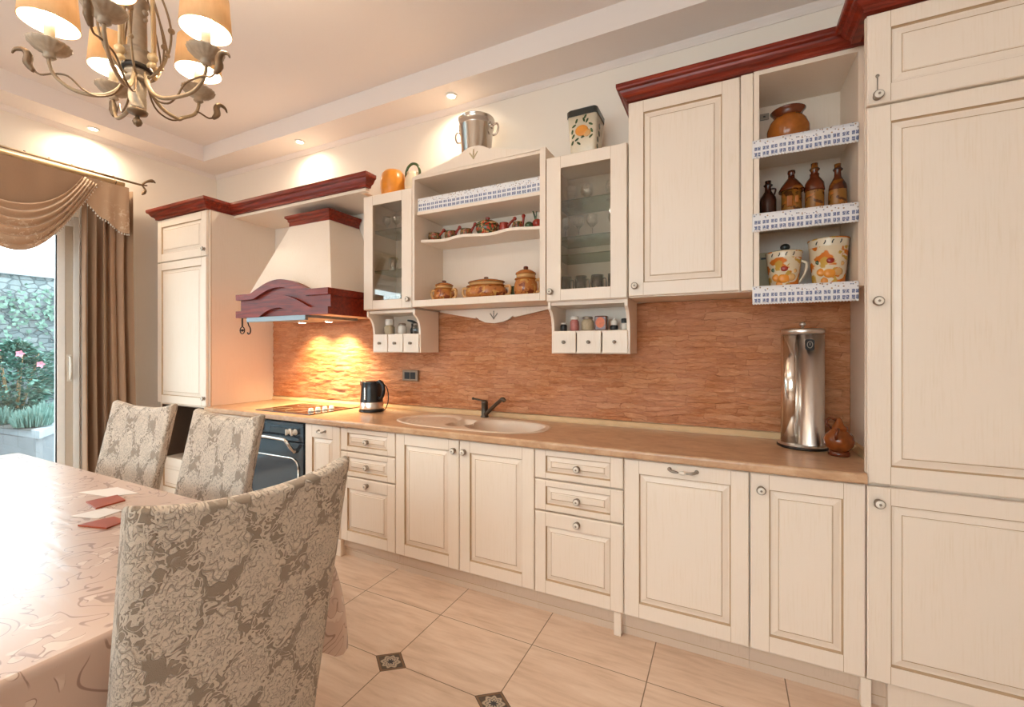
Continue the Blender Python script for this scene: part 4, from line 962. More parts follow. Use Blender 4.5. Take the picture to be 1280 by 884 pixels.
# open column: round pot, bottles, buckets
t = thing('round_pot', 'round orange glazed pot on the topmost open shelf', 'pot', (.262, -.19, SH[0]))
b = B(); b.lathe([(.055, 0), (.074, .02), (.086, .060), (.086, .088), (.074, .120), (.060, .138)], (.262, -.19, SH[0] + .0005), 32, 0); b.build('body', 'terra', t)
b = B(); b.lathe([(.060, .138), (.056, .148), (.066, .166), (.072, .172), (.068, .175), (.054, .160), (.05, .14)], (.262, -.19, SH[0]), 32, 0, close=False); b.build('rim', 'terra_dark', t)
def bottle(label, x, y, h, r, style):
    z = SH[1] + .0005
    t = thing('ceramic_bottle', label, 'bottle', (x, y, z), 'glazed ceramic bottles')
    neck = r * .40
    if style == 'hut':
        b = B(); b.lathe([(r * .95, 0), (r, .01), (r, h * .62)], (x, y, z), 24); b.build('body', 'bottle_front', t)
        b = B(); b.lathe([(r * 1.24, h * .56), (r * 1.26, h * .58), (r * 1.0, h * .68), (r * .55, h * .80), (r * .34, h * .84), (r * .30, h * .92), (r * .38, h * .945), (r * .36, h), (r * .2, h)], (x, y, z), 24); b.build('roof_lid', 'bottle', t)
        b = B(); b.box((x - r * .55, y - r * 1.06, z + .045), (x + r * .05, y - r * .8, z + .098), 0, .006); b.box((x + r * .2, y - r * 1.02, z + .06), (x + r * .6, y - r * .75, z + .095), 0, .006); b.build('relief', 'terra', t)
        return
    m = 'bottle_dark' if style == 'dark' else 'bottle'
    prof = [(r * .92, 0), (r, .008), (r, h * .50), (r * .92, h * .58), (r * .62, h * .67), (neck, h * .74), (neck * .92, h * .84), (neck * 1.15, h * .87), (neck * 1.15, h * .91), (neck * .9, h * .93), (neck * .95, h), (neck * .5, h)]
    b = B(); b.lathe(prof, (x, y, z), 24); b.build('body', m, t)
    if style == 'cape':
        b = B(); b.lathe([(r * 1.05, h * .47), (r * 1.07, h * .50), (r * .98, h * .62), (r * .7, h * .70), (neck * 1.2, h * .74), (neck * 1.25, h * .80)], (x, y, z), 24, rib=lambda a, zz: 1 + .03 * cos(a * 6)); b.build('cape', 'terra_dark', t)
    if style in ('cape', 'plain'):
        b = B(); b.lathe([(r * 1.005, .02), (r * 1.02, .03), (r * 1.02, h * .42), (r * 1.005, h * .46)], (x, y, z), 24, close=False); b.build('relief_band', 'bottle_front', t)
    if style == 'dark':
        b = B(); b.tube([(x + neck, y, z + h * .80), (x + neck * 2.2, y, z + h * .78), (x + neck * 1.9, y, z + h * .66), (x + r * .6, y, z + h * .62)], .004, 8); b.build('handle', m, t)
    b = B(); b.tube([(x - neck * 1.05, y - .002, z + h * .86), (x - neck * 1.2, y - .006, z + h * .89), (x, y - neck * 1.25, z + h * .895), (x + neck * 1.2, y - .006, z + h * .89), (x + neck * 1.05, y - .002, z + h * .86)], .0022, 6); b.build('bail', 'dark', t)
bottle('smallest, nearly black ceramic bottle at the left of the middle shelf', .181, -.19, .190, .035, 'dark')
bottle('hut-shaped brown ceramic bottle with a wide roof on the middle shelf', .276, -.19, .222, .042, 'hut')
bottle('brown ceramic bottle with a dark cape, tallest in the middle of the shelf', .366, -.19, .240, .037, 'cape')
bottle('slim amber ceramic bottle standing alone at the right of the middle shelf', .453, -.19, .222, .0345, 'plain')
def motif(b, x, y, z, rr, mi, s=1.0): b.sphere((x, y, z), s, mi, 12, 8, rr)
def on_wall(x, y, r, a, z, d=0): return (x + (r + d) * sin(a), y - (r + d) * cos(a), z)
def bucket(label, x, y, rb, rt, h, ear):
    z = SH[2] + .0005
    t = thing('painted_bucket', label, 'bucket', (x, y, z), 'cream buckets with painted fruit')
    rad = lambda f: rb + (rt - rb) * f
    b = B(); b.lathe([(rb, 0), (rt, h), (rt * 1.03, h + .002), (rt * 1.03, h - .004), (rt * .95, h - .002), (rb * .93, .008), (.0001, .008)], (x, y, z), 36, close=False); b.build('body', 'majolica', t)
    b = B(); b.lathe([(rad(.83) + .0006, h * .83), (rad(.99) + .0006, h * .985)], (x, y, z), 36, 0, close=False)
    for k, a in enumerate((-.75, -.35, .05, .45)):
        p = on_wall(x, y, rad(.91), a, z + h * .91, .001); b.tube([(p[0] - .003, p[1], p[2] - .008), (p[0] + (.002 if k % 2 else -.002), p[1] - .0005, p[2]), (p[0] + .003, p[1], p[2] + .008)], .0022, 6, 1)
    b.build('rim_band', ['majolica_plain', 'darklid'], t)
    b = B()
    for a, f, s, mi in ((-.55, .28, .021, 0), (-.1, .25, .024, 0), (.35, .28, .021, 1), (-.05, .52, .016, 2), (.6, .45, .012, 1), (-.75, .5, .012, 3), (-.35, .10, .018, 0)):
        p = on_wall(x, y, rad(f), a, z + h * f, -.003); b.sphere(p, s, mi, 12, 8, (1, .35, .9))
    b.build('fruit_relief', ['orange', 'pot_cream', 'redglaze', 'green'], t)
    if ear:
        b = B(); b.tube([(x + rad(.8), y, z + h * .75), (x + rad(.8) + .020, y - .005, z + h * .66), (x + rad(.5) + .016, y - .005, z + h * .38), (x + rad(.25), y, z + h * .15)], [.007, .007, .006, .005], 8); b.build('handle', 'majolica_plain', t)
    return t
t = bucket('smaller painted fruit bucket with a dark lid on the lowest open shelf', .244, -.20, .056, .074, .166, True)
b = B(); b.lathe([(.069, .164), (.066, .172), (.03, .180), (.012, .182)], (.244, -.20, SH[2]), 30); b.sphere((.250, -.20, SH[2] + .195), .017, 0, sc=(1.2, 1, 1)); b.build('lid', 'darklid', t)
bucket('taller painted fruit bucket without a lid on the lowest open shelf', .417, -.20, .060, .077, .208, False)
t = thing('storage_box', 'flat beige box leaning behind the smaller painted bucket', 'box', (.188, -.07, SH[2]))
b = B(); b.box((.146, -.085, SH[2] + .0005), (.232, -.05, SH[2] + .200), 0, .004); b.build('box_body', 'beige_pot', t)
b = B(); b.box((.158, -.088, SH[2] + .165), (.222, -.085, SH[2] + .175), 0, .001); b.build('slot', 'darklid', t)

# ------------------------------------------------------------------ glassware
def stemglass(label, x, y, z, h, r, grp, bowl=.48, mat='glassware'):
    t = thing('stemmed_glass', label, 'glass', (x, y, z), grp); zb = h * (1 - bowl)
    b = B(); b.lathe([(r * .85, 0), (r * .85, .002), (r * .2, .006), (.004, .012), (.004, zb - .01), (r * .35, zb)], (x, y, z + .0006), 18); b.build('stem', mat, t)
    b = B(); b.lathe([(r * .3, zb), (r * .85, zb + h * bowl * .25), (r, zb + h * bowl * .5), (r * .86, h)], (x, y, z + .0006), 20, close=False); b.build('bowl', mat, t)
def tumbler(label, x, y, z, h, r, grp, mat='blueglass', dark=False):
    t = thing('tumbler', label, 'glass', (x, y, z), grp)
    b = B(); b.lathe([(r * .88, 0), (r * .95, .004), (r, h), (r * .92, h), (r * .85, .010), (.0001, .010)], (x, y, z + .0006), 20, close=False, rib=(lambda a, zz: 1 + .02 * cos(a * 10))); b.build('glass_wall', mat, t)
    b = B(); b.tube([(x + r * .95, y - .01, z + h * .82), (x + r * 1.45, y - .014, z + h * .78), (x + r * 1.45, y - .014, z + h * .32), (x + r * .95, y - .01, z + h * .22)], .004, 8); b.build('handle', mat, t)
ORD3 = ('leftmost', 'middle', 'rightmost'); ORD4 = ('leftmost', 'second from the left', 'third from the left', 'rightmost')
G1 = 'balloon glasses on the top glass shelf of the right glazed cabinet'
for x, w_ in zip((-.815, -.715, -.570), ORD3): stemglass('clear balloon glass on the top shelf of the right glass-fronted cabinet, ' + w_ + ' there', x, -.17, 2.168, .105, .040, G1, .72)
G2 = 'wine glasses on the second glass shelf of the right glazed cabinet'
for x, w_ in zip((-.845, -.765, -.685, -.560), ORD4): stemglass('clear wine glass on the right glazed cabinet\'s second shelf, ' + w_, x, -.17, 1.962, .135, .034, G2)
G3 = 'grey tumblers at the bottom of the right glazed cabinet'
for x, w_ in zip((-.845, -.752, -.655, -.560), ORD4): tumbler('grey glass mug at the bottom of the right glazed cabinet, ' + w_, x, -.17, 1.628, .125, .036, G3)
G4 = 'glasses on the top glass shelf of the left glazed cabinet'
for x, w_ in zip((-2.20, -2.115, -2.03), ORD3): stemglass('clear stemmed glass on the top shelf of the left glass-fronted cabinet, ' + w_ + ' there', x, -.17, 2.160, .125, .034, G4)
G5 = 'glasses at the bottom of the left glazed cabinet'
for x, w_ in zip((-2.19, -2.11, -2.03, -1.95), ORD4): tumbler('small clear glass mug at the left glazed cabinet\'s bottom, ' + w_, x, -.19, 1.632, .075, .028, G5, 'glassware')
G6 = 'glasses on the lower glass shelf of the left glazed cabinet'
for x, w_ in zip((-2.13, -1.96), ('left', 'right')): tumbler('clear glass mug on the lower glass shelf of the left glazed cabinet, ' + w_ + ' one', x, -.18, 1.880, .10, .036, G6, 'glassware')
# spice jars
ZR = 1.4375
def jar(label, x, r, h, body, lid, lidh=.2, y=-.19, knobby=False):
    t = thing('spice_jar', label, 'jar', (x, y, ZR), 'jars in the spice racks')
    hb = h * (1 - lidh)
    b = B(); b.lathe([(r * .85, 0), (r, .004), (r, hb * .82), (r * .72, hb * .96), (r * .72, hb)], (x, y, ZR + .0005), 18); b.build('body', body, t)
    b = B(); b.lathe([(r * .80, hb), (r * .84, hb + .003), (r * .84, h - .003), (r * .6, h)], (x, y, ZR + .0006), 18)
    if knobby: b.sphere((x, y, ZR + h + .004), r * .45, 0)
    b.build('lid', lid, t)
    return t
jar('glass jar with a white cloth lid in the left spice rack', -2.160, .036, .108, 'spice', 'whitejar', .42)
jar('pale jar with a grey lid in the middle of the left spice rack', -2.045, .030, .075, 'whitejar', 'pewter')
jar('small bluish jar at the right of the left spice rack', -1.925, .022, .072, 'blueglass', 'pewter')
t = thing('pepper_grinder', 'black hand grinder lying across the jars in the left spice rack', 'grinder', (-1.98, -.15, ZR))
b = B(); b.lathe([(.022, 0), (.024, .03), (.016, .05), (.018, .075)], (-1.985, -.14, ZR + .0005), 16); b.build('body', 'black', t)
b = B(); b.tube([(-2.03, -.15, ZR + .098), (-1.985, -.15, ZR + .088), (-1.93, -.155, ZR + .062)], [.006, .010, .008], 8); b.build('crank_handle', 'black', t)
jar('smallest dark jar, leftmost in the right spice rack', -.850, .020, .048, 'black', 'whitejar')
jar('pink spice jar with a pale flared lid in the right spice rack', -.784, .026, .086, 'pinkjar', 'whitejar', .25)
jar('clear clip-top jar in the middle of the right spice rack', -.706, .034, .080, 'spice', 'pewter', .2)
jar('white mushroom-lidded jar in the right spice rack', -.556, .022, .055, 'black', 'whitejar', .5, knobby=True)
jar('black and white jar, rightmost in the right spice rack', -.500, .020, .064, 'whitejar', 'black', .4)
t = thing('spice_tin', 'orange labelled square tin in the right spice rack', 'tin', (-.627, -.19, ZR))
b = B(); b.box((-.661, -.212, ZR + .0005), (-.593, -.165, ZR + .082), 0, .006); b.build('body', 'terra_dark', t)
b = B(); b.prism([(-.628 + .026 * cos(a * pi / 12), ZR + .044 + .030 * sin(a * pi / 12)) for a in range(24)], -.2132, -.211, 'xz'); b.build('label', 'orangejar', t)

# ------------------------------------------------------------------ on top of the wall units
t = thing('steel_pail', 'shiny steel pail with ring handles on top of the crested open unit', 'pail', (-1.445, -.19, 2.455))
px, py, pz, ph = -1.440, -.19, 2.456, .345
b = B(); b.lathe([(.080, 0), (.084, .004), (.108, ph - .055), (.112, ph - .052), (.112, ph - .044), (.109, ph - .04), (.112, ph - .008), (.117, ph - .004), (.116, ph), (.110, ph - .002), (.104, ph - .06), (.080, .01), (.0001, .01)], (px, py, pz), 40, close=False); b.build('body', 'steel', t)
for sg in (-1, 1):
    b = B(); X = px + sg * .109; zc = pz + ph - .085
    b.lathe([(.016, 0), (.016, .008), (.006, .012)], (X - sg * .004, py - .012, zc + .03), 12, axis='y'); b.box((X - .004, py - .014, zc + .012), (X + sg * .014, py + .014, zc + .045), 0, .004)
    b.tube([(X + sg * .012, py, zc + .028), (X + sg * .040, py, zc + .034), (X + sg * .050, py, zc + .005), (X + sg * .036, py, zc - .030), (X + sg * .012, py, zc - .034)], .0065, 8); b.build('handle', 'steel', t)
# square fruit canister
t = thing('square_canister', 'white square canister painted with oranges on top of the right glass-fronted cabinet', 'canister', (-.716, -.19, 2.402))
b = B(); q0, q1 = .066, .084; z0, z1 = 2.4025, 2.628
def sq(c, r, z, n=5, rr=.018):
    P = []
    for sx, sy, a0 in ((1, 1, 0), (-1, 1, 90), (-1, -1, 180), (1, -1, 270)):
        for i in range(n + 1): a = radians(a0 + 90 * i / n); P.append((c[0] + sx * (r - rr) + rr * cos(a), c[1] + sy * (r - rr) + rr * sin(a), z))
    return P
c = (-.716, -.19)
R = [sq(c, q0, z0), sq(c, q0 + .004, z0 + .004), sq(c, q1, z1)]
for A, C in zip(R, R[1:]):
    for i in range(len(A)): j = (i + 1) % len(A); b.quad([A[i], A[j], C[j], C[i]], 0, True)
b.quad(list(reversed(R[0]))); b.quad(R[-1]); body_b = b
b = B(); R = [sq(c, q1 + .003, z1), sq(c, q1 + .004, z1 + .03), sq(c, q1 - .004, z1 + .040), sq(c, q1 - .03, z1 + .044)]
for A, C in zip(R, R[1:]):
    for i in range(len(A)): j = (i + 1) % len(A); b.quad([A[i], A[j], C[j], C[i]], 0, True)
b.quad(R[-1]); b.build('lid', 'darklid', t, weld=True)
b = body_b
def face(u, z): return (c[0] + u, c[1] - (q0 + .004 + (q1 - q0 - .004) * (z - z0) / (z1 - z0)) - .0005, z)
b.sphere(face(-.002, 2.545), .034, 1, sc=(1.1, .14, .9)); b.sphere(face(.026, 2.528), .024, 2, sc=(1, .16, .9))
for u, z, a in ((-.045, 2.575, 30), (-.03, 2.60, 70), (.012, 2.60, 110), (.03, 2.592, 60), (.05, 2.57, 150), (-.055, 2.545, 80), (-.05, 2.52, 60), (-.03, 2.50, 30), (.055, 2.535, 110), (.05, 2.505, 40), (-.055, 2.485, 70), (-.02, 2.478, 140), (.005, 2.51, 20), (.02, 2.615, 60)):
    p = face(u, z); ca, sa_ = cos(radians(a)), sin(radians(a)); n = len(b.v)
    b.sphere((0, 0, 0), .014, 3, 10, 6, (1, .10, .42))
    for i in range(n, len(b.v)): v = b.v[i]; b.v[i] = Vector((p[0] + v.x * ca - v.z * sa_, p[1] + v.y, p[2] + v.x * sa_ + v.z * ca))
for z in (2.46, 2.50, 2.54, 2.58): b.sphere((c[0] + q0 + .004 + (q1 - q0 - .004) * (z - z0) / (z1 - z0), c[1] + .01 * (1 if z > 2.52 else -1) - .02, z), .020, 3, 10, 6, (.08, .8, .9))
b.build('body', ['majolica_plain', 'orange', 'pot_cream', 'green'], t, weld=True)
# orange gourd pot and pale jug
t = thing('orange_jar', 'round ribbed orange jar on top of the left glass-fronted cabinet', 'jar', (-2.125, -.19, 2.393))
b = B(); b.lathe([(.05, 0), (.076, .018), (.088, .070), (.090, .120), (.080, .172), (.058, .198), (.034, .205), (.0001, .206)], (-2.125, -.19, 2.3935), 40, rib=lambda a, z: 1 + .025 * abs(cos(a * 5)), close=False); b.build('body', 'orange', t)
t = thing('jug', 'pale jug with a green rimmed handle beside the orange jar', 'jug', (-1.975, -.18, 2.393))
b = B(); b.lathe([(.040, 0), (.054, .03), (.058, .09), (.054, .125), (.040, .150), (.042, .165), (.036, .163), (.03, .14), (.0001, .1)], (-1.960, -.18, 2.3935), 28, close=False); b.build('body', 'majolica_plain', t)
b = B(); b.tube([(-2.012, -.18, 2.50), (-2.020, -.18, 2.56), (-2.000, -.18, 2.606), (-1.960, -.18, 2.624), (-1.920, -.18, 2.606), (-1.900, -.18, 2.56), (-1.908, -.18, 2.50)], .009, 10); b.build('handle', 'green', t)
# ------------------------------------------------------------------ dining table, cloth and chairs
TX0, TX1, TY0, TY1, TZ = -3.53, -1.135, -2.66, -1.635, .757
t = thing('dining_table', 'wooden dining table under the long patterned tablecloth', 'table', ((TX0 + TX1) / 2, (TY0 + TY1) / 2, 0))
b = B(); b.box((TX0 + .006, TY0 + .006, TZ - .032), (TX1 - .006, TY1 - .006, TZ - .002), 0, .006); b.build('tabletop', 'wood_leg', t)
b = B()
for (a, c) in (((TX0 + .10, TY0 + .08, .64), (TX1 - .10, TY0 + .105, TZ - .032)), ((TX0 + .10, TY1 - .105, .64), (TX1 - .10, TY1 - .08, TZ - .032)), ((TX0 + .08, TY0 + .10, .64), (TX0 + .105, TY1 - .10, TZ - .032)), ((TX1 - .105, TY0 + .1, .64), (TX1 - .08, TY1 - .1, TZ - .032))): b.box(a, c)
b.build('apron', 'wood_leg', t)
for x in (TX0 + .10, TX1 - .045):
    for y in (TY0 + .04, TY1 - .04):
        b = B(); b.lathe([(.022, 0), (.026, .06), (.028, .5), (.030, .56), (.030, .725)], (x, y, 0), 16); b.build('leg', 'wood_leg', t)
# tablecloth
def perim(v):
    """rounded rectangle outline: point, outward normal, distance to the nearest corner"""
    r = .03; W, D = TX1 - TX0, TY1 - TY0; s1, s2, ar = W - 2 * r, D - 2 * r, pi * r / 2; L = 2 * (s1 + s2) + 4 * ar; s = (v % 1.0) * L
    segs = [(s1, (TX0 + r, TY0), (1, 0)), ('a', (TX1 - r, TY0 + r), -90), (s2, (TX1, TY0 + r), (0, 1)), ('a', (TX1 - r, TY1 - r), 0), (s1, (TX1 - r, TY1), (-1, 0)), ('a', (TX0 + r, TY1 - r), 90), (s2, (TX0, TY1 - r), (0, -1)), ('a', (TX0 + r, TY0 + r), 180)]
    acc = 0; corners = []
    q = 0
    for sg in segs:
        l = ar if sg[0] == 'a' else sg[0]
        if sg[0] == 'a': corners.append(q + l / 2)
        q += l
    for sg in segs:
        l = ar if sg[0] == 'a' else sg[0]
        if s <= acc + l + 1e-9:
            f = s - acc
            if sg[0] == 'a':
                a = radians(sg[2] + 90 * f / l); p = (sg[1][0] + r * cos(a), sg[1][1] + r * sin(a)); n = (cos(a), sin(a))
            else:
                d = sg[2]; p = (sg[1][0] + d[0] * f, sg[1][1] + d[1] * f); n = (d[1], -d[0])
            dc = min(min(abs(s - c_), L - abs(s - c_)) for c_ in corners); return p, n, dc, s
        acc += l
b = B(); NV = 520
PV = sorted([i / NV for i in range(NV)])
UK = [0, .2, .4, .55, .7, .8, .88, .93, .96, .975, .985, .99, .994, .997, .9985, .9993, 1.0]
def fc(u, v):
    p, n, dc, s = perim(v)
    if u <= .4:
        k = UK[round(u * 40)]; cx, cy = (TX0 + TX1) / 2, (TY0 + TY1) / 2
        ex, ey = p[0] - n[0] * .004, p[1] - n[1] * .004
        return (cx + (ex - cx) * k, cy + (ey - cy) * k, TZ + .0015)
    t_ = (u - .4) / .6; cf = math.exp(-(dc / .085) ** 2)
    drop = .240 + .135 * cf; e = min(1, t_ / .06)
    wave = .010 * sin(s * 2 * pi / .31) * t_ + .006 * sin(s * 2 * pi / .17 + 1) * t_
    flare = .004 + (.012 + wave) * t_ + .075 * cf * t_ ** 1.1 + .02 * cf * sin(t_ * pi)
    flare *= e
    fold = cf * .022 * sin((s) * 2 * pi / .15) * t_
    tx, ty = -n[1], n[0]
    return (p[0] + n[0] * flare + tx * fold, p[1] + n[1] * flare + ty * fold, TZ + .0015 - .006 * e ** 2 * (t_ < .06) - drop * t_ * (1 if t_ > .06 else t_ / .06))
b.grid(fc, 40, NV)
tag(b.build('tablecloth', 'cloth', weld=True, origin=((TX0 + TX1) / 2, (TY0 + TY1) / 2, TZ)), 'glossy pinkish beige embroidered tablecloth draped over the dining table', 'tablecloth')
# cards on the cloth
ZK = TZ + .0022
def card(label, pts, h, mat, name, cat):
    b = B(); b.prism([(p[0], p[1]) for p in pts], ZK, ZK + h, 'xy'); tag(b.build(name, mat), label, cat)
card('red card on the tablecloth beside the far covered chairs', [(-2.155, -1.842), (-2.035, -1.858), (-2.045, -1.768), (-2.145, -1.752)], .005, 'redcard', 'card', 'card')
card('white paper sheet on the tablecloth just beyond the farther red card', [(-2.335, -1.80), (-2.165, -1.775), (-2.105, -1.700), (-2.275, -1.700)], .0012, 'paper', 'paper_sheet', 'paper')
card('red card on the tablecloth nearest to the foreground chair', [(-1.895, -1.955), (-1.78, -1.925), (-1.80, -1.868), (-1.88, -1.868)], .005, 'redcard', 'card', 'card')
card('white paper strip on the tablecloth between the two red cards', [(-2.03, -1.93), (-1.915, -1.895), (-1.935, -1.82), (-2.02, -1.84)], .0012, 'paper', 'paper_sheet', 'paper')
# slip-covered chairs
HW, CH = .232, 1.05
def make_chair(label):
    t = thing('dining_chair', label, 'chair', (0, 0, 0), 'slip-covered dining chairs')
    TL = math.tan(radians(12.5)); th = .052
    N = 64
    def sect(k):
        a = 2 * pi * k; p = 7.0; c_, s_ = cos(a), sin(a); r = (abs(c_) ** p + abs(s_) ** p) ** (-1 / p); return r * c_, r * s_     # unit rounded rectangle
    pts = []
    L = 0; prev = None
    ks = [i / N for i in range(N + 1)]
    # resample so that corners are dense and sides even
    fine = [sect(i / 2000) for i in range(2001)]
    acc = [0]
    for i in range(2000): acc.append(acc[-1] + math.hypot((fine[i + 1][0] - fine[i][0]) * HW, (fine[i + 1][1] - fine[i][1]) * th * 1.6))
    out = []; j = 0
    for i in range(N + 1):
        tgt = acc[-1] * i / N
        while j < 2000 and acc[j] < tgt: j += 1
        out.append((fine[j], tgt))
    rows = [(0, i / 34, 1.0) for i in range(35)] + [(1, .004, .93), (1, .009, .7), (1, .012, .35), (1, .012, .0)]
    b = B()
    def fb_(u, v):
        ri = round(u * (len(rows) - 1)); kk = round(v * N); (cx_, cy_), ul = out[kk]; kind, f, sc = rows[ri]
        x = cx_ * HW
        q = abs(x / HW); dip = .030 * (1 - q ** 2.4)
        top = CH - .012 - dip
        z = .14 + (top - .14) * f if kind == 0 else top + f
        if kind == 1: x *= 1 - (1 - sc) * .03
        y = cy_ * th / 2 * sc - TL * (z - .47) + .022 * (x / HW) ** 2
        return (x, y, z)
    def uvf(u, v):
        kk = round(v * N); ri = round(u * (len(rows) - 1)); p = fb_(u, v); return (out[kk][1], p[2])
    b.grid(fb_, len(rows) - 1, N, uvs=uvf)
    b.build('backrest', 'damask', t, origin=(0, 0, .14))
    b = B()
    def fs_(u, v):
        kk = 2 * pi * v; c_, s_ = cos(kk), sin(kk); r = (abs(c_) ** 8 + abs(s_) ** 8) ** (-1 / 8); x, y = r * c_ * .208, .255 + r * s_ * .235
        R = [(1, .26), (1.01, .36), (1.015, .44), (.99, .472), (.90, .484), (.5, .49), (0, .492)][round(u * 6)]
        return (x * R[0], .255 + (y - .255) * R[0], R[1])
    b.grid(fs_, 6, 48, uvs=lambda u, v: (fs_(u, v)[0] + fs_(u, v)[1], fs_(u, v)[1] + fs_(u, v)[2])); b.build('seat', 'damask', t, origin=(0, .25, .26))
    for sx in (-1, 1):
        for y in (.05, .45):
            b = B(); s_ = .019
            q0 = [(sx * .180 + a * .013, y + c_ * .013, 0) for a, c_ in ((-1, -1), (1, -1), (1, 1), (-1, 1))]; q1 = [(sx * .180 + a * s_, y + c_ * s_, .30) for a, c_ in ((-1, -1), (1, -1), (1, 1), (-1, 1))]
            for i in range(4): j = (i + 1) % 4; b.quad([q0[i], q0[j], q1[j], q1[i]])
            b.quad(list(reversed(q0))); b.quad(q1); b.build('leg', 'wood_leg', t)
    return t
ch = make_chair('beige damask slip-covered dining chair in the foreground, seen from behind')
ch.location = (-1.058, -1.962, 0); ch.rotation_euler = (0, 0, radians(82))
dup(ch, (-2.045, -1.49, 0), radians(181.5), 'damask slip-covered dining chair across the table, nearer to the oven')
dup(ch, (-2.790, -1.475, 0), radians(187.5), 'damask slip-covered dining chair across the table, nearer to the curtain')

# ------------------------------------------------------------------ chandelier
hub = Vector((-1.754, -1.855, 0))
t = thing('chandelier', 'antique gold chandelier with five lit parchment shades above the dining table', 'chandelier', (hub.x, hub.y, 2.076))
b = B(); b.lathe([(.002, 2.074), (.010, 2.080), (.014, 2.090), (.010, 2.099), (.006, 2.103), (.006, 2.112)], (hub.x, hub.y, 0), 20); b.build('finial', 'brass', t)
b = B(); b.lathe([(.008, 2.110), (.026, 2.118), (.029, 2.126), (.024, 2.130)], (hub.x, hub.y, 0), 24); b.build('lower_disc', 'brass', t)
b = B(); b.lathe([(.020, 2.130)] + [(.0215, 2.130 + .09 * i / 12) for i in range(13)] + [(.02, 2.222)], (hub.x, hub.y, 0), 40, rib=None)
n0 = 0
for i, v in enumerate(b.v):
    a = math.atan2(v.y - hub.y, v.x - hub.x); k = 1 + .16 * cos(5 * (a + v.z * 24)); b.v[i] = Vector((hub.x + (v.x - hub.x) * k, hub.y + (v.y - hub.y) * k, v.z))
b.build('twisted_shaft', 'chand_pale', t)
b = B(); b.lathe([(.022, 2.222), (.031, 2.226), (.032, 2.232), (.026, 2.236), (.026, 2.242), (.033, 2.246), (.033, 2.252), (.026, 2.256), (.034, 2.258), (.034, 2.274), (.032, 2.278), (.036, 2.295), (.034, 2.306), (.026, 2.314), (.036, 2.318), (.037, 2.324), (.025, 2.330)], (hub.x, hub.y, 0), 28); hb_ = b.build('hub', 'chand_pale', t)
b = B(); b.lathe([(.034, 2.256), (.041, 2.259), (.042, 2.270), (.034, 2.275)], (hub.x, hub.y, 0), 28, close=False); b.build('ring', 'dark', hb_)
b = B(); b.lathe([(.024, 2.330), (.026, 2.34), (.0245, 2.42), (.0255, 2.475), (.030, 2.480), (.030, 2.49), (.022, 2.50), (.020, 2.60), (.030, 2.64), (.012, 2.66), (.012, 2.70)], (hub.x, hub.y, 0), 24); 
for a in range(4): b.sphere((hub.x + .027 * cos(a * 1.57 + .4), hub.y + .027 * sin(a * 1.57 + .4), 2.45), .009); b.sphere((hub.x + .027 * cos(a * 1.57 + .4), hub.y + .027 * sin(a * 1.57 + .4), 2.425), .006)
b.build('column', 'chand_pale', t)
b = B(); b.tube([(hub.x, hub.y, 2.69), (hub.x, hub.y, 3.16)], .007, 10, sub=1); b.lathe([(.055, 3.179), (.055, 3.165), (.02, 3.145), (.008, 3.14)], (hub.x, hub.y, 0), 24); b.build('ceiling_rod', 'brass', t)
cups = {'A': (-1.918, -2.014), 'C': (-1.574, -2.010), 'D': (-1.507, -1.779), 'E': (-1.760, -1.665), 'B': (-2.023, -1.812)}
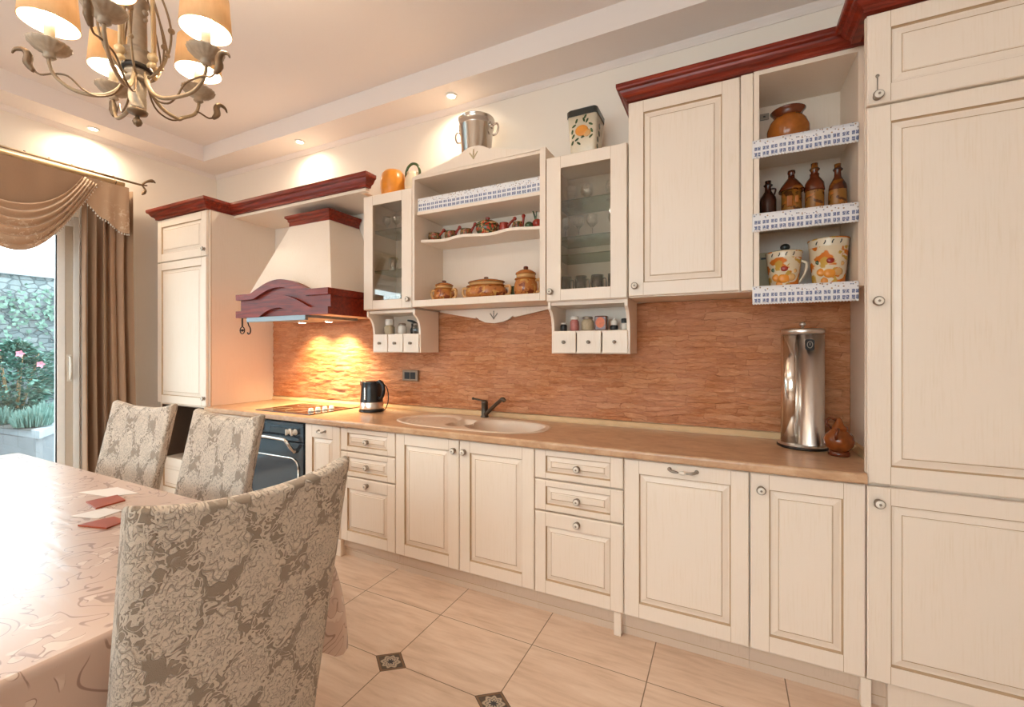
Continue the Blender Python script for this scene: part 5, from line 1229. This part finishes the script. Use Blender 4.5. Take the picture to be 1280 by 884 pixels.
for key, (ax_, ay_) in cups.items():
    d = Vector((ax_ - hub.x, ay_ - hub.y, 0)); R = d.length; d.normalize(); s_ = Vector((-d.y, d.x, 0))
    P = lambda r, z, o=0: tuple(hub + d * r + s_ * o + Vector((0, 0, z)))
    am = B(); am.tube([P(.028, 2.262), P(.036, 2.215), P(.07, 2.172), P(.12, 2.158), P(R - .055, 2.168), P(R - .015, 2.200), P(R, 2.235), P(R, 2.262)], [.005, .006, .0062, .0062, .006, .0055, .005, .006], 10)
    arm = am.build('arm', 'chand', t)
    vn = B(); vn.tube([P(.03, 2.235, .006), P(.055, 2.170, .012), P(.10, 2.150, .014), P(.14, 2.168, .010), P(.18, 2.205, .004), P(R - .005, 2.212, -.008), P(R + .03, 2.205, -.012), P(R + .052, 2.222, -.012)], [.003] * 8, 7)
    # curled acanthus leaf at the end of the tendril
    lf = [P(R + .045, 2.212, -.012), P(R + .060, 2.235, -.012), P(R + .058, 2.258, -.012), P(R + .070, 2.275, -.012), P(R + .090, 2.272, -.012), P(R + .098, 2.258, -.012)]
    vn.tube(lf, [.006, .012, .011, .008, .005, .002], 8); vn.build('tendril', 'brass', arm)
    cp_ = B(); cp_.lathe([(.010, 2.252), (.016, 2.258), (.013, 2.264), (.017, 2.270), (.038, 2.279), (.050, 2.292), (.052, 2.299), (.046, 2.301), (.016, 2.292)], (ax_, ay_, 0), 72, rib=lambda a, z: 1 + (.028 * cos(a * 18) if 2.275 < z < 2.3 else 0)); cp_.build('drip_cup', 'chand_pale', arm)
    cn = B(); cn.lathe([(.0135, 2.292), (.0135, 2.372), (.012, 2.374), (.008, 2.374)], (ax_, ay_, 0), 18); cn.build('candle_sleeve', 'candle', arm)
    bu = B(); bu.lathe([(.008, 2.374), (.012, 2.384), (.018, 2.402), (.017, 2.418), (.010, 2.440), (.002, 2.458)], (ax_, ay_, 0), 16); bu.build('bulb', 'bulb', arm)
    sh = B(); nn = 40
    sh.lathe([(.0705, 2.362), (.0725, 2.362), (.0640, 2.476), (.0625, 2.476)], (ax_, ay_, 0), nn, close=False); sho = sh.build('lamp_shade', 'shade', arm)
    sh = B(); sh.lathe([(.0700, 2.3625), (.0620, 2.4755)], (ax_, ay_, 0), nn, close=False); sh.build('shade_lining', 'lining', arm)
    wr = B()
    for k in range(17): pass
    wr.tube([(ax_ + .02 * cos(k * pi / 8), ay_ + .02 * sin(k * pi / 8), 2.386) for k in range(17)], .0012, 5, sub=1, cap=False)
    for k in range(3):
        a = k * 2.094 + .3; wr.tube([(ax_ + .02 * cos(a), ay_ + .02 * sin(a), 2.386), (ax_ + .069 * cos(a), ay_ + .069 * sin(a), 2.395)], .001, 4, sub=1)
    wr.build('shade_carrier', 'brass', arm)
    light('bulb_light', 'POINT', (ax_, ay_, 2.418), BULB, (1, .80, .54), arm, shadow_soft_size=.022)
b = B()
for k, (a, r0) in enumerate(((15, .062), (195, .062), (105, .058), (285, .055))):
    ca, sa_ = cos(radians(a)), sin(radians(a)); b.tube([(hub.x + r0 * ca, hub.y + r0 * sa_, 2.30), (hub.x + r0 * ca * .9, hub.y + r0 * sa_ * .9, 2.52), (hub.x + .02 * ca, hub.y + .02 * sa_, 2.68)], .0055, 8); b.sphere((hub.x + r0 * ca, hub.y + r0 * sa_, 2.295), .015); b.sphere((hub.x + r0 * ca * .98, hub.y + r0 * sa_ * .98, 2.272), .010)
    b.tube([(hub.x + .03 * ca, hub.y + .03 * sa_, 2.262), (hub.x + r0 * ca, hub.y + r0 * sa_, 2.285)], .005, 6, sub=1)
b.build('upright_rod', 'gold', t)
for k, a in enumerate((38, 110, 182, 254, 326)):
    b = B(); ca, sa_ = cos(radians(a)), sin(radians(a)); Q = lambda r, z: (hub.x + r * ca, hub.y + r * sa_, z)
    b.tube([Q(.022, 2.235), Q(.05, 2.255), Q(.088, 2.32), Q(.098, 2.40), Q(.082, 2.48), Q(.05, 2.56), Q(.02, 2.64)], .0035, 7); b.tube([Q(.024, 2.238), Q(.06, 2.262), Q(.086, 2.315), Q(.078, 2.38), Q(.056, 2.46), Q(.03, 2.54)], .003, 7)
    b.sphere(Q(.099, 2.405), .010); b.sphere(Q(.087, 2.322), .008); b.build('curved_wire', 'chand', t)

# ------------------------------------------------------------------ curtains
RX, RZ = -4.415, 2.672
t = thing('curtain_rod', 'double gilded curtain rod with leaf finial above the glass door', 'curtain rod', (RX, -2.3, RZ))
b = B(); b.tube([(RX, -.80, RZ), (RX, -3.9, RZ)], .0195, 14, sub=1); b.build('front_rod', 'gold', t)
b = B(); b.tube([(RX - .05, -.74, RZ + .052), (RX - .05, -3.95, RZ + .052)], .009, 10, sub=1)
for k in range(24): b.sphere((RX - .05, -.85 - k * .125, RZ + .061), .007, 0, 8, 5)
b.build('rear_rod', 'chand', t)
b = B(); b.tube([(RX - .05, -.74, RZ + .052), (RX - .05, -.66, RZ + .054), (RX - .05, -.62, RZ + .062)], [.009, .008, .006], 10)
b.tube([(RX - .05, -.66, RZ + .054), (RX - .045, -.625, RZ + .092), (RX - .045, -.585, RZ + .112), (RX - .045, -.56, RZ + .102)], [.006, .009, .016, .003], 8); b.tube([(RX - .05, -.655, RZ + .052), (RX - .045, -.635, RZ + .017), (RX - .045, -.645, RZ - .008), (RX - .045, -.66, RZ - .03)], [.006, .009, .015, .004], 8); b.build('leaf_finial', 'brass', t)
for y in (-.86, -2.3, -3.7):
    b = B(); b.tube([(XL + .001, y, RZ + .01), (RX, y, RZ + .01)], .008, 8, sub=1); b.box((XL + .0005, y - .02, RZ - .03), (XL + .006, y + .02, RZ + .05), 0, .003); b.tube([(RX - .0, y, RZ - .02), (RX + .02, y, RZ), (RX, y, RZ + .02)], .005, 6); b.build('bracket', 'brass', t)
t = thing('curtain', 'brown satin curtain hanging beside the glass door under the draped swag', 'curtain', (-4.46, -.9, 0))
b = B()
def fd(u, v):
    z = .02 + v * 2.62; k = 1 - v
    y = -1.045 + u * (.305 + .05 * max(0, .75 - v) ) + .006 * sin(u * 40)
    x = -4.468 + (.040 + .010 * k) * sin(u * 2 * pi * 5.2 + .5 * sin(v * 3)) * (.75 + .4 * sin(u * 7)) + .006 * sin(v * 6 + u * 9)
    return (x, y, z)
b.grid(fd, 120, 30); b.build('pleated_panel', 'drape', t)
b = B()
def fsx(u, v):
    z = .02 + v * 2.62; return (-4.475 + .012 * sin(u * 2 * pi * 2 + 1), -1.062 + u * .055, z)
b.grid(fsx, 24, 10); b.build('sheer_edge', 'sheer', t)
def swag_thing(label, yc, hwid):
    t = thing('curtain_swag', label, 'swag', (-4.39, yc, RZ), 'draped satin swags')
    b = B()
    def fw(u, v):
        s_ = 2 * u - 1
        sag = .315 + .325 * v; ends = .10 * (v - .3)
        y = yc + s_ * (hwid + ends * abs(s_) ** 2 * .9) ; 
        z = RZ - .030 - sag * (1 - abs(s_) ** 2.1) - .035 * v * abs(s_) ** 6
        folds = (.5 + .5 * sin(v * 2 * pi * 5.5 + 1.2 * sin(s_ * 2))) ; 
        x = RX + .024 + (.012 + .075 * (1 - s_ * s_)) * (.35 + .65 * sin(pi * min(1, v * 1.0))) + .024 * folds * (.35 + .65 * (1 - s_ * s_))
        return (x, y, z + .012 * folds * (1 - abs(s_) ** 3))
    b.grid(fw, 64, 90); o = b.build('draped_fold', 'swag', t)
    # back panel between the rod and the first fold
    b = B(); b.grid(lambda u, v: (RX + .019 + .003 * sin(u * 30), yc + (2 * u - 1) * (hwid - .01), RZ - .022 - v * (.34 * (1 - abs(2 * u - 1) ** 2.1) + .03)), 40, 6); b.build('valance_panel', 'drape', t)
    # beaded fringe along the lower hem
    b = B()
    for i in range(96):
        u = (i + .5) / 96; p = fw(u, 1.0); b.sphere((p[0], p[1], p[2] - .009), .0042, 0, 6, 4); b.tube([(p[0], p[1], p[2]), (p[0], p[1], p[2] - .01)], .0011, 4, sub=1)
    f = b.build('beaded_fringe', 'sheer', t); f['kind'] = 'stuff'
    return t
swag_thing('brown draped satin swag nearest to the corner, over the glass door', -1.44, .40)
swag_thing('brown draped satin swag farther along the rod, away from the corner', -2.40, .40)
t = thing('curtain_tail', 'brown embroidered swag tail hanging at the rod end beside the wall', 'curtain tail', (-4.39, -.88, RZ))
b = B()
def ft(u, v):
    y = -1.04 + u * .265; bot = .335 + .03 * u + .02 * sin(u * 9)
    hb = .20 + (bot - .20) * min(1, u / .55) if u < .55 else bot
    return (RX + .0185 + .010 * (1 + sin(u * 2 * pi * 2.5)) * v * min(1, u * 2.2), y, RZ - .020 - v * hb)
b.grid(ft, 50, 20); b.build('tail_panel', 'swag', t)
b = B(); 
for i in range(18):
    u = (i + .5) / 18; p = ft(u, 1.0); b.sphere((p[0], p[1], p[2] - .012), .0055, 0, 6, 4); b.tube([(p[0], p[1], p[2] + .002), (p[0], p[1], p[2] - .012)], .0012, 4, sub=1)
f = b.build('beaded_fringe', 'sheer', t); f['kind'] = 'stuff'

# ------------------------------------------------------------------ garden beyond the glass
b = B(); b.box((-16, -9, -.16), (XL - .28, 5, -.06)); o = b.build('terrace', 'terrace'); o['kind'] = 'structure'
t = thing('planter', 'low grey stone planter with pale coping outside the glass door', 'planter', (-7.7, -.9, -.06))
PL = [(-6.78, -.61), (-7.50, -.12), (-9.15, 1.3), (-9.2, -2.9), (-8.45, -2.9), (-8.25, -.76)]
b = B(); b.prism(PL, -.06, .345, 'xy'); b.build('planter_wall', 'planter', t)
def outset(P, d):
    c = Vector((sum(p[0] for p in P) / len(P), sum(p[1] for p in P) / len(P))); return [tuple(Vector(p) + (Vector(p) - c).normalized() * d) for p in P]
b = B(); b.prism(outset(PL, .05), .345, .43, 'xy'); b.build('coping', 'planter_cap', t)
b = B(); b.prism(outset(PL, -.10), .43, .436, 'xy'); b.build('soil', 'soil', t)
def leaf(b, p, d, up, l, w_, mi=0):
    d = Vector(d).normalized(); s_ = d.cross(Vector(up)).normalized() * w_; p = Vector(p); m_ = p + d * l * .5 + Vector((0, 0, l * .08))
    b.faces([p, m_ + s_, p + d * l, m_ - s_], [(0, 1, 2, 3)], mi)
def lavender(x, y, r, h, n, label):
    b = B(); rnd = random.Random(int(x * 100 + y * 7))
    for i in range(n):
        a = rnd.uniform(0, 2 * pi); q = r * math.sqrt(rnd.random()); o = rnd.uniform(.1, .6); bx_, by_ = x + q * cos(a), y + q * sin(a)
        d = Vector((cos(a) * o * q / r, sin(a) * o * q / r, 1)).normalized(); l = h * rnd.uniform(.5, 1) * (1 - .4 * (q / r) ** 2)
        s_ = d.cross(Vector((rnd.uniform(-1, 1), rnd.uniform(-1, 1), 0))).normalized() * .006
        p0 = Vector((bx_, by_, .443)); p1 = p0 + d * l; b.faces([p0 - s_, p0 + s_, p1 + s_ * .3, p1 - s_ * .3], [(0, 1, 2, 3)])
    tag(b.build('lavender', 'leaf2'), label, 'plant', 'grassy plants in the planter')
lavender(-7.17, -.52, .15, .24, 700, 'grassy green plant at the front corner of the stone planter')
lavender(-7.52, -.30, .16, .26, 700, 'grassy green plant behind the front corner of the planter, beside the door frame')
lavender(-7.74, -.63, .13, .22, 600, 'grassy green plant along the left edge of the stone planter')
def shrub(x, y, z0, rx, ry, h, n, label, flowers=0):
    t = thing('shrub', label, 'shrub', (x, y, z0), 'shrubs in the planter'); rnd = random.Random(int(x * 91 + y * 17))
    b = B()
    for i in range(n):
        a = rnd.uniform(0, 2 * pi); zz = rnd.random(); q = (1 - (2 * zz - .9) ** 2 * .75) * math.sqrt(rnd.uniform(.2, 1)) * (1 + .25 * sin(a * 3 + zz * 6))
        p = (x + rx * q * cos(a), y + ry * q * sin(a), z0 + .05 + h * zz); d = (cos(a) + rnd.uniform(-.6, .6), sin(a) + rnd.uniform(-.6, .6), rnd.uniform(-.4, .7))
        leaf(b, p, d, (rnd.uniform(-.5, .5), rnd.uniform(-.5, .5), 1), rnd.uniform(.06, .12), rnd.uniform(.018, .03))
    b.build('foliage', 'leaf', t)
    b = B()
    for k in range(7):
        a = k * .9; b.tube([(x + .03 * cos(a), y + .03 * sin(a), z0), (x + rx * .4 * cos(a), y + ry * .4 * sin(a), z0 + h * .5), (x + rx * .6 * cos(a), y + ry * .6 * sin(a), z0 + h * .9)], [.014, .009, .004], 6)
    b.build('branch', 'wood_leg', t)
    for k in range(flowers):
        b = B(); a = rnd.uniform(-.9, .9); zz = rnd.uniform(.65, 1.05); c_ = (x + rx * 1.0 * cos(a), y + ry * .9 * sin(a), z0 + h * zz)
        for j in range(5): leaf(b, c_, (.4, cos(j * 1.257), sin(j * 1.257)), (1, 0, 0), .05, .018)
        b.build('flower', 'petal', t)
shrub(-8.12, -.40, .4565, .40, .36, .90, 2600, 'dense green shrub behind the grassy planter edge', 3)
shrub(-8.62, .44, .4565, .44, .40, 1.16, 2600, 'taller green shrub with pink flowers beside the door frame', 5)
shrub(-8.82, -1.75, .4565, .30, .46, .9, 2200, 'green shrub at the far end of the planter', 2)
t = thing('garden_wall', 'tall rough stone garden wall with grey coping behind the shrubs', 'wall', (-9.6, -.5, -.06))
A0, A1 = Vector((-9.75, 3.6)), Vector((-9.35, -6.5))
dr = (A1 - A0).normalized(); nr = Vector((-dr.y, dr.x)) * .15
b = B(); b.prism([tuple(A0 - nr), tuple(A1 - nr), tuple(A1 + nr), tuple(A0 + nr)], -.06, 2.42, 'xy'); b.build('wall_body', 'rubble', t)
b = B(); b.prism([tuple(A0 - nr * 1.5), tuple(A1 - nr * 1.5), tuple(A1 + nr * 1.5), tuple(A0 + nr * 1.5)], 2.42, 2.54, 'xy'); b.prism([tuple(A0 - nr * 1.1 + dr * 3.9), tuple(A1 - nr * 1.1), tuple(A1 + nr * 1.1), tuple(A0 + nr * 1.1 + dr * 3.9)], 2.54, 2.64, 'xy'); b.build('coping', 'planter_cap', t)
b = B(); rnd = random.Random(5)
for i in range(1300):
    s_ = rnd.uniform(1.2, 6.5); z = 2.34 - abs(rnd.gauss(0, .28)) - (.45 * (.5 + .5 * sin(s_ * 2.3))) * rnd.random()
    c_ = A0 + dr * s_; p = (c_.x + .17 + rnd.uniform(0, .10), c_.y, max(.3, z)); leaf(b, p, (rnd.uniform(.1, .6), rnd.uniform(-1, 1), rnd.uniform(-1, .4)), (1, 0, .2), rnd.uniform(.05, .10), rnd.uniform(.018, .03))
tag(b.build('ivy', 'ivy'), 'green ivy climbing over the top of the stone garden wall', 'ivy')

# ------------------------------------------------------------------ soffit downlights and added fill lamps
def downlight(x, y, label, k=1.0):
    t = thing('downlight', label, 'downlight', (x, y, ZS), 'recessed downlights in the soffit')
    b = B(); b.lathe([(.028, -.0005), (.040, -.0005), (.040, -.006), (.028, -.010), (.026, -.002)], (x, y, ZS), 28, close=False); b.build('trim_ring', 'white', t)
    b = B(); b.lathe([(.026, -.002), (.0001, -.003)], (x, y, ZS), 20, close=False); b.build('lens', 'lens', t)
    light('downlight_light', 'SPOT', (x, y, ZS - .012), SPOT * k, (1, .84, .62), t, spot_size=radians(170), spot_blend=1.0, shadow_soft_size=.03)
downlight(-3.15, -.15, 'small recessed downlight in the soffit over the range hood')
downlight(-1.66, -.15, 'small recessed downlight in the soffit over the steel pail')
downlight(XL + .15, -1.00, 'small recessed downlight in the soffit over the curtain rod', 1.5)
def fill_lamp(x, y, r, label):  # unseen lamps added to fill the room with soft frontal light
    t = thing('fill_lamp', label, 'ceiling lamp', (x, y, ZT), 'added opal fill lamps')
    b = B(); b.lathe([(r, 0), (r, -.03), (r * .96, -.035)], (x, y, ZT - .0005), 40); b.build('housing', 'white', t)
    b = B(); b.lathe([(r * .95, -.034), (r * .9, -.06), (r * .6, -.085), (.0001, -.095)], (x, y, ZT), 40, close=False); b.build('diffuser', 'opal', t)
fill_lamp(-1.1, -3.8, .30, 'added round opal fill lamp behind the viewer')
fill_lamp(-2.8, -3.5, .30, 'added round opal fill lamp beyond the dining table, away from the kitchen')
